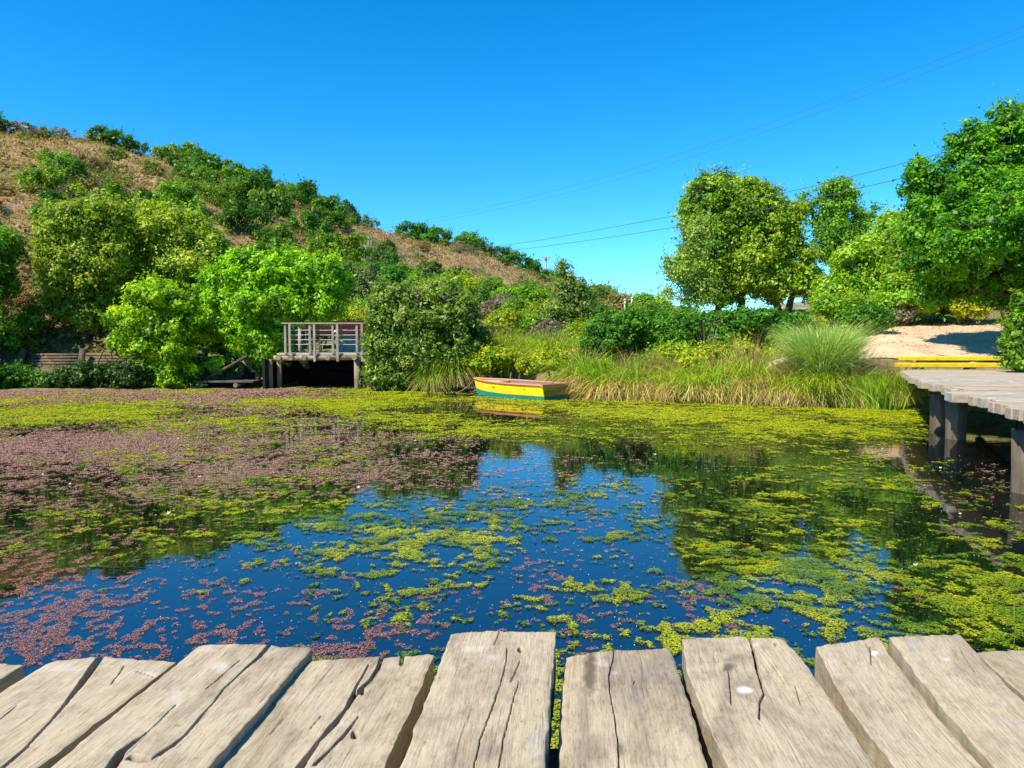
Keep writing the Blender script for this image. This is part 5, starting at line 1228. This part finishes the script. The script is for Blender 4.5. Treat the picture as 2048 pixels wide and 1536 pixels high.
SPOTS = [(862, 783, 1.0, 3), (905, 781, 1.1, 0), (940, 779, .95, 1), (885, 768, 1.0, 3), (968, 776, .9, 3), (1010, 774, .95, 0), (1055, 776, .9, 3), (1105, 780, .95, 0), (1168, 793, 1.1, 1), (1215, 796, 1.15, 4), (1272, 799, 1.2, 2), (1330, 801, 1.3, 4), (1390, 803, 1.1, 0), (1440, 805, 1.2, 1), (1500, 807, 1.3, 2), (1560, 809, 1.2, 4), (1612, 811, 1.0, 0), (1660, 812, .95, 3), (1708, 814, 1.0, 4), (1752, 815, .95, 2), (1795, 816, .85, 1), (1835, 816, .55, 3),
         (1300, 785, .9, 3), (1470, 788, .9, 0), (1600, 792, .8, 3), (1190, 778, .8, 0), (1145, 772, .75, 3)]
LABS = {0: 'leaning green tinged sedge tussock on the pond bank', 1: 'half dry sedge tussock hanging toward the water', 2: 'straw brown sedge tussock with blades dipping to the water', 3: 'yellow green sedge tussock on the bank', 4: 'driest brown sedge tussock at the waterline'}
for (px, py, sc, k) in SPOTS:
    p = onz(px, py, 0.0); x, y = p[0], p[1] + .12
    o = link(bpy.data.objects.new('sedge_tussock', SED[k])); o.location = (x, y, max(zg1(x, y), 0.0) - .03); o.rotation_euler = (0, 0, rngs.uniform(0, 6.28)); f_ = rngs.uniform(.85, 1.5); o.scale = (sc * f_, sc * f_, sc * rngs.uniform(1.05, 1.5))
    tag(o, LABS[k], 'sedge', ('green sedges', 'half dry sedges', 'brown sedges', 'yellow green sedges', 'driest sedges')[k] + ' along the bank')
def clump(name, label, cat, px, py, d, n, h, lean, droop, wd, cols, r0=.25, seg=6, seed=1, spread_x=None):
    rg = np.random.default_rng(seed + 500); x = at(px, py, d)[0]; z = zg1(x, d)
    V, Fc, C = blades_np(rg, n, 0, 0, 0, r0, h, lean, droop, wd, cols, seg)
    if spread_x: V = V * np.array([spread_x, 1, 1])
    o = np_obj(name, V, Fc, GRASSM, None, C); o.location = (x, d, z - .05)
    return tag(o, label, cat)
clump('pampas_grass', 'large rounded blue green pampas grass clump beside the sandy path', 'grass clump', 1645, 740, 17.95, 4200, 1.85, .66, .34, .017, [(.15, .29, .05), (.30, .48, .09), (.46, .60, .16), (.60, .64, .24)], .34, 8, 1)
clump('pampas_grass', 'smaller loose pale grass clump left of the large pampas', 'grass clump', 1592, 735, 18.3, 700, 1.0, .95, .5, .014, [(.16, .20, .06), (.32, .33, .14), (.45, .42, .22)], .25, 7, 2)
GSW = [(.08, .21, .012), (.16, .37, .02), (.27, .52, .03), (.42, .60, .05)]
clump('sword_leaf_clump', 'bright green sword leaf clump on the bank right of the boat', 'plant', 1225, 735, 20.2, 190, 1.05, .45, .08, .05, GSW, .55, 5, 3, 1.5)
clump('sword_leaf_clump', 'small sword leaf clump left of the dark leafy bush', 'plant', 1078, 700, 24.0, 170, .95, .5, .15, .04, GSW[1:] + [(.3, .36, .05)], .3, 5, 4)
clump('sword_leaf_clump', 'yellow green sword leaves by the grey stump', 'plant', 1005, 712, 23.4, 230, 1.15, .4, .1, .04, [(.10, .18, .02), (.24, .32, .02), (.38, .42, .05)], .5, 5, 5)
clump('sword_leaf_clump', 'green blades standing beside the yellow steps', 'plant', 1775, 742, 16.9, 210, .85, .4, .12, .03, GSW, .42, 5, 6, 1.3)
clump('sword_leaf_clump', 'low green blades filling the corner left of the yellow steps', 'plant', 1782, 735, 17.5, 260, .5, .5, .3, .026, GSW, .5, 5, 13, 1.2)
clump('sword_leaf_clump', 'green blades below the large pampas clump', 'plant', 1735, 752, 17.1, 160, .6, .45, .2, .026, GSW, .4, 5, 7)
clump('sword_leaf_clump', 'orange tipped sword leaf clump before the hedge', 'plant', 1312, 718, 19.8, 90, .85, .5, .05, .045, [(.10, .18, .02), (.22, .28, .03), (.55, .28, .06)], .3, 5, 8)
clump('sword_leaf_clump', 'thin bright blades on the bank behind the pier tip', 'plant', 1700, 770, 17.3, 260, .55, .5, .3, .02, GSW, .5, 5, 9, 1.5)
clump('rush_clump', 'fan of stiff dark green rushes at the waterline near the pier', 'plant', 1655, 806, 17.2, 420, .85, 1.0, .12, .014, [(.03, .09, .02), (.06, .15, .03), (.12, .22, .04)], .15, 5, 10)
clump('dry_stalks', 'tall thin dry stalks in front of the hedge', 'plant', 1412, 722, 19.7, 14, 1.5, .16, .0, .022, [(.28, .2, .12), (.40, .30, .2)], .12, 5, 11)
clump('grass_tuft', 'bright green grass tuft on the shaded slope', 'grass clump', 38, 610, 28.5, 160, .5, .5, .3, .03, [(.16, .28, .02), (.26, .38, .03)], .3, 5, 12)
# pale stump left of the sword leaves, cut branches
x, y, z = at(975, 662, 25.0); gz = zg1(x, y)
t_ = tag(empty('stump', (x, y, gz)), 'short pale grey stump among the yellow green sword leaves', 'stump')
MB().tube([(0, 0, -.2), (0, 0, z - gz - .1), (.02, 0, z - gz + .08)], [.13, .12, .10], 10, jit=.08, rng=random.Random(1)).build('trunk', PALEBARK, t_)
mb = MB(); rg = random.Random(5)
c = at(950, 707, 22.8)
o = tag(empty('cut_branches', (c[0], c[1], zg1(c[0], c[1]))), 'small heap of pale cut branches on the bank beside the thicket', 'branches')
for i in range(7):
    a = rg.uniform(-.35, .35); x0 = rg.uniform(-.3, .0)
    MB().tube([(x0, rg.uniform(-.2, .2), .03 + i * .035), (x0 + .75 * math.cos(a), .2 * math.sin(a) * 2, .06 + i * .03)], [.03, .018], 6).build('branch', PALEBARK, o)

# ground cover on the banks
def scatter_bank():
    rg = np.random.default_rng(12)
    n = 60000
    x = rg.uniform(-9, 13, n); y = rg.uniform(16.5, 33, n)
    sd = shore_sd(x, y); px, py = project(x, y, zg(x, y))
    onpath = np.zeros(n, bool)
    for pts, wd in (([(10.35, 18.3), (10.5, 18.9), (11.3, 20.5), (13.5, 22.2), (17, 23), (24, 23.5)], 2.2), ([(9.3, 19.6), (7.6, 19.2), (5.6, 19.7)], .55)):
        for (a, b) in zip(pts[:-1], pts[1:]):
            a, b = np.array(a), np.array(b); ab = b - a; t = np.clip(((x - a[0]) * ab[0] + (y - a[1]) * ab[1]) / (ab @ ab), 0, 1)
            onpath |= np.hypot(x - a[0] - t * ab[0], y - a[1] - t * ab[1]) < wd * .92
    k = (sd > 1.4) & (sd < 11) & ~onpath & (px > 820) & ~((x > 8.3) & (y < 18.2)) & ~((x < -4.4) & (y < 28)) & (fbm(x * .6, y * .6, 15, 3) + rg.normal(0, .2, n) > -.12) & (rg.uniform(size=n) < np.where(x > 9, .35, .75))
    x, y = x[k], y[k]; z = zg(x, y)
    h = .30
    a = blades_np(rg, len(x), x, y, z - .03, .12, h, .5, .3, .02, [(.16, .24, .015), (.32, .42, .025), (.50, .54, .05), (.56, .46, .14)], 4)
    # leafy weeds
    m = 2600; i = rg.choice(len(x), m); W_ = []
    P = np.stack([x[i], y[i], z[i] + rg.uniform(.08, .35, m)], 1)
    per = 16; n2 = m * per; Q = np.repeat(P, per, 0) + rg.normal(0, .10, (n2, 3))
    nr = unit(rg.normal(size=(n2, 3)) * .7 + [0, 0, .7]); ax = unit(np.cross(nr, rg.normal(size=(n2, 3)))); bx = np.cross(nr, ax)
    l, w_ = .045 * rg.uniform(.6, 1.4, n2)[:, None], .026 * rg.uniform(.6, 1.4, n2)[:, None]
    V = np.stack([Q - ax * l, Q + bx * w_, Q + ax * l, Q - bx * w_], 1).reshape(-1, 3); Fc = np.arange(n2 * 4).reshape(n2, 4)
    pc = np.array([(.15, .27, .015), (.28, .42, .02), (.46, .54, .04), (.24, .34, .03)])
    C = np.repeat(pc[rg.integers(0, 4, m)], per, 0) * rg.uniform(.7, 1.25, n2)[:, None]
    return join_np([a, (V, Fc, C)])
V, Fc, C = scatter_bank()
tag(np_obj('undergrowth', V, Fc, LEAF, None, C), 'yellow green weeds and grass covering the far bank', 'undergrowth', kind='stuff')
# short dry lawn on the slope behind the path
rg = np.random.default_rng(14); n = 26000
x = rg.uniform(8, 26, n); y = rg.uniform(21, 34, n); px, py = project(x, y, zg(x, y))
k = (py < 662) & (y > 23.2 + .0 * x); x, y = x[k], y[k]
V, Fc, C = blades_np(rg, len(x), x, y, zg(x, y) - .01, .05, .10, .6, .3, .02, [(.20, .22, .04), (.34, .34, .08), (.48, .42, .16)], 3)
tag(np_obj('lawn_grass', V, Fc, GRASSM, None, C), 'short dry grass on the slope beyond the sandy path', 'grass', kind='stuff')
# loose stones on the path
rg = np.random.default_rng(31); n = 900; x = rg.uniform(8.5, 17, n); y = rg.uniform(18.4, 24, n); r = rg.uniform(.012, .04, n) * rg.uniform(.6, 1.3, n); z = zpath(x, y)
th = np.arange(6) * math.pi / 3; jr = rg.uniform(.7, 1.25, (n, 6))
ring = np.stack([x[:, None] + np.cos(th) * r[:, None] * jr, y[:, None] + np.sin(th) * r[:, None] * jr, np.broadcast_to(z[:, None], (n, 6))], 2)
topv = np.stack([x[:, None] + np.cos(th) * r[:, None] * jr * .55, y[:, None] + np.sin(th) * r[:, None] * jr * .55, np.broadcast_to((z + r * .75)[:, None], (n, 6))], 2)
V = np.concatenate([ring, topv], 1).reshape(-1, 3); b0 = np.arange(n)[:, None] * 12
Fq = [np.stack([b0[:, 0] + k, b0[:, 0] + (k + 1) % 6, b0[:, 0] + 6 + (k + 1) % 6, b0[:, 0] + 6 + k], 1) for k in range(6)] + [np.stack([b0[:, 0] + 6, b0[:, 0] + 7, b0[:, 0] + 8, b0[:, 0] + 9], 1), np.stack([b0[:, 0] + 6, b0[:, 0] + 9, b0[:, 0] + 10, b0[:, 0] + 11], 1)]
tag(np_obj('path_gravel', V, np.concatenate(Fq), noisy_mat('path_stone', [(.3, (.22, .16, .10)), (.7, (.5, .4, .28))], (3, 3, 3), .9, .2)), 'loose small stones on the sandy path', 'gravel', kind='stuff')
# leaf litter on the shaded left slope
n = 9000; u_ = rg.uniform(.06, .42, n); t_ = rg.uniform(.0, .16, n); P = hill_pt(u_, t_) + [0, 0, .03]
nr = unit(rg.normal(size=(n, 3)) * .5 + [0, -.3, 1]); ax = unit(np.cross(nr, rg.normal(size=(n, 3)))); bx = np.cross(nr, ax); l = rg.uniform(.03, .08, n)[:, None]
V = np.stack([P - ax * l, P + bx * l * .6, P + ax * l, P - bx * l * .6], 1).reshape(-1, 3)
pc = np.array([(.14, .08, .04), (.26, .16, .08), (.36, .24, .13), (.10, .07, .04)])
tag(np_obj('leaf_litter', V, np.arange(n * 4).reshape(n, 4), LEAF, None, pc[rg.integers(0, 4, n)]), 'brown fallen leaves scattered on the shaded slope', 'leaves', kind='stuff')

p = onz(2026, 1300, 0)
mb = MB(); mb.tube([(0, 0, -.2), (.004, 0, .10), (-.006, 0, .26)], [.004, .0032, .001], 5)
o = mb.build('reed_stem', noisy_mat('reed_green', [(.3, (.12, .2, .02)), (.7, (.25, .35, .03))], (9, 9, 3), .6, .1)); o.location = p
tag(o, 'single thin green reed stem rising from the weed near the jetty', 'reed')
# white flecks on the water
fm = None; rg = np.random.default_rng(3)
for (px, py) in ((140, 970), (86, 951), (170, 943), (173, 940), (285, 1030), (310, 1033), (338, 1030), (208, 1022), (355, 880), (492, 886), (398, 957), (716, 978), (937, 1043), (1052, 1016), (1116, 990), (1040, 1000), (975, 983), (1390, 1050), (1453, 1106), (1494, 948), (1792, 964), (1832, 1135), (1920, 1030), (1310, 912), (1880, 938), (830, 884), (1764, 900), (1056, 1002)):
    p = onz(px, py, 0)
    if fm is None:
        V = []; Fc = []
        for j in range(5):
            a = j * 1.256; c_, s_ = math.cos(a), math.sin(a); b = len(V)
            V += [(0, 0, .012), (.02 * c_ - .012 * s_, .02 * s_ + .012 * c_, .03), (.05 * c_, .05 * s_, .05), (.02 * c_ + .012 * s_, .02 * s_ - .012 * c_, .03)]; Fc.append([b, b + 1, b + 2, b + 3])
        fm = np_mesh('white_flower', V, Fc); fm.materials.append(WHITEM)
    o = link(bpy.data.objects.new('white_flower', fm)); sc = rg.uniform(.35, .65) * (.5 + p[1] * .06); o.location = (p[0], p[1], .004); o.scale = (sc,) * 3; o.rotation_euler = (rg.normal(0, .2), rg.normal(0, .2), rg.uniform(0, 6))
    tag(o, 'small white fleck floating on the pond weed', 'flower', 'white flecks on the pond')
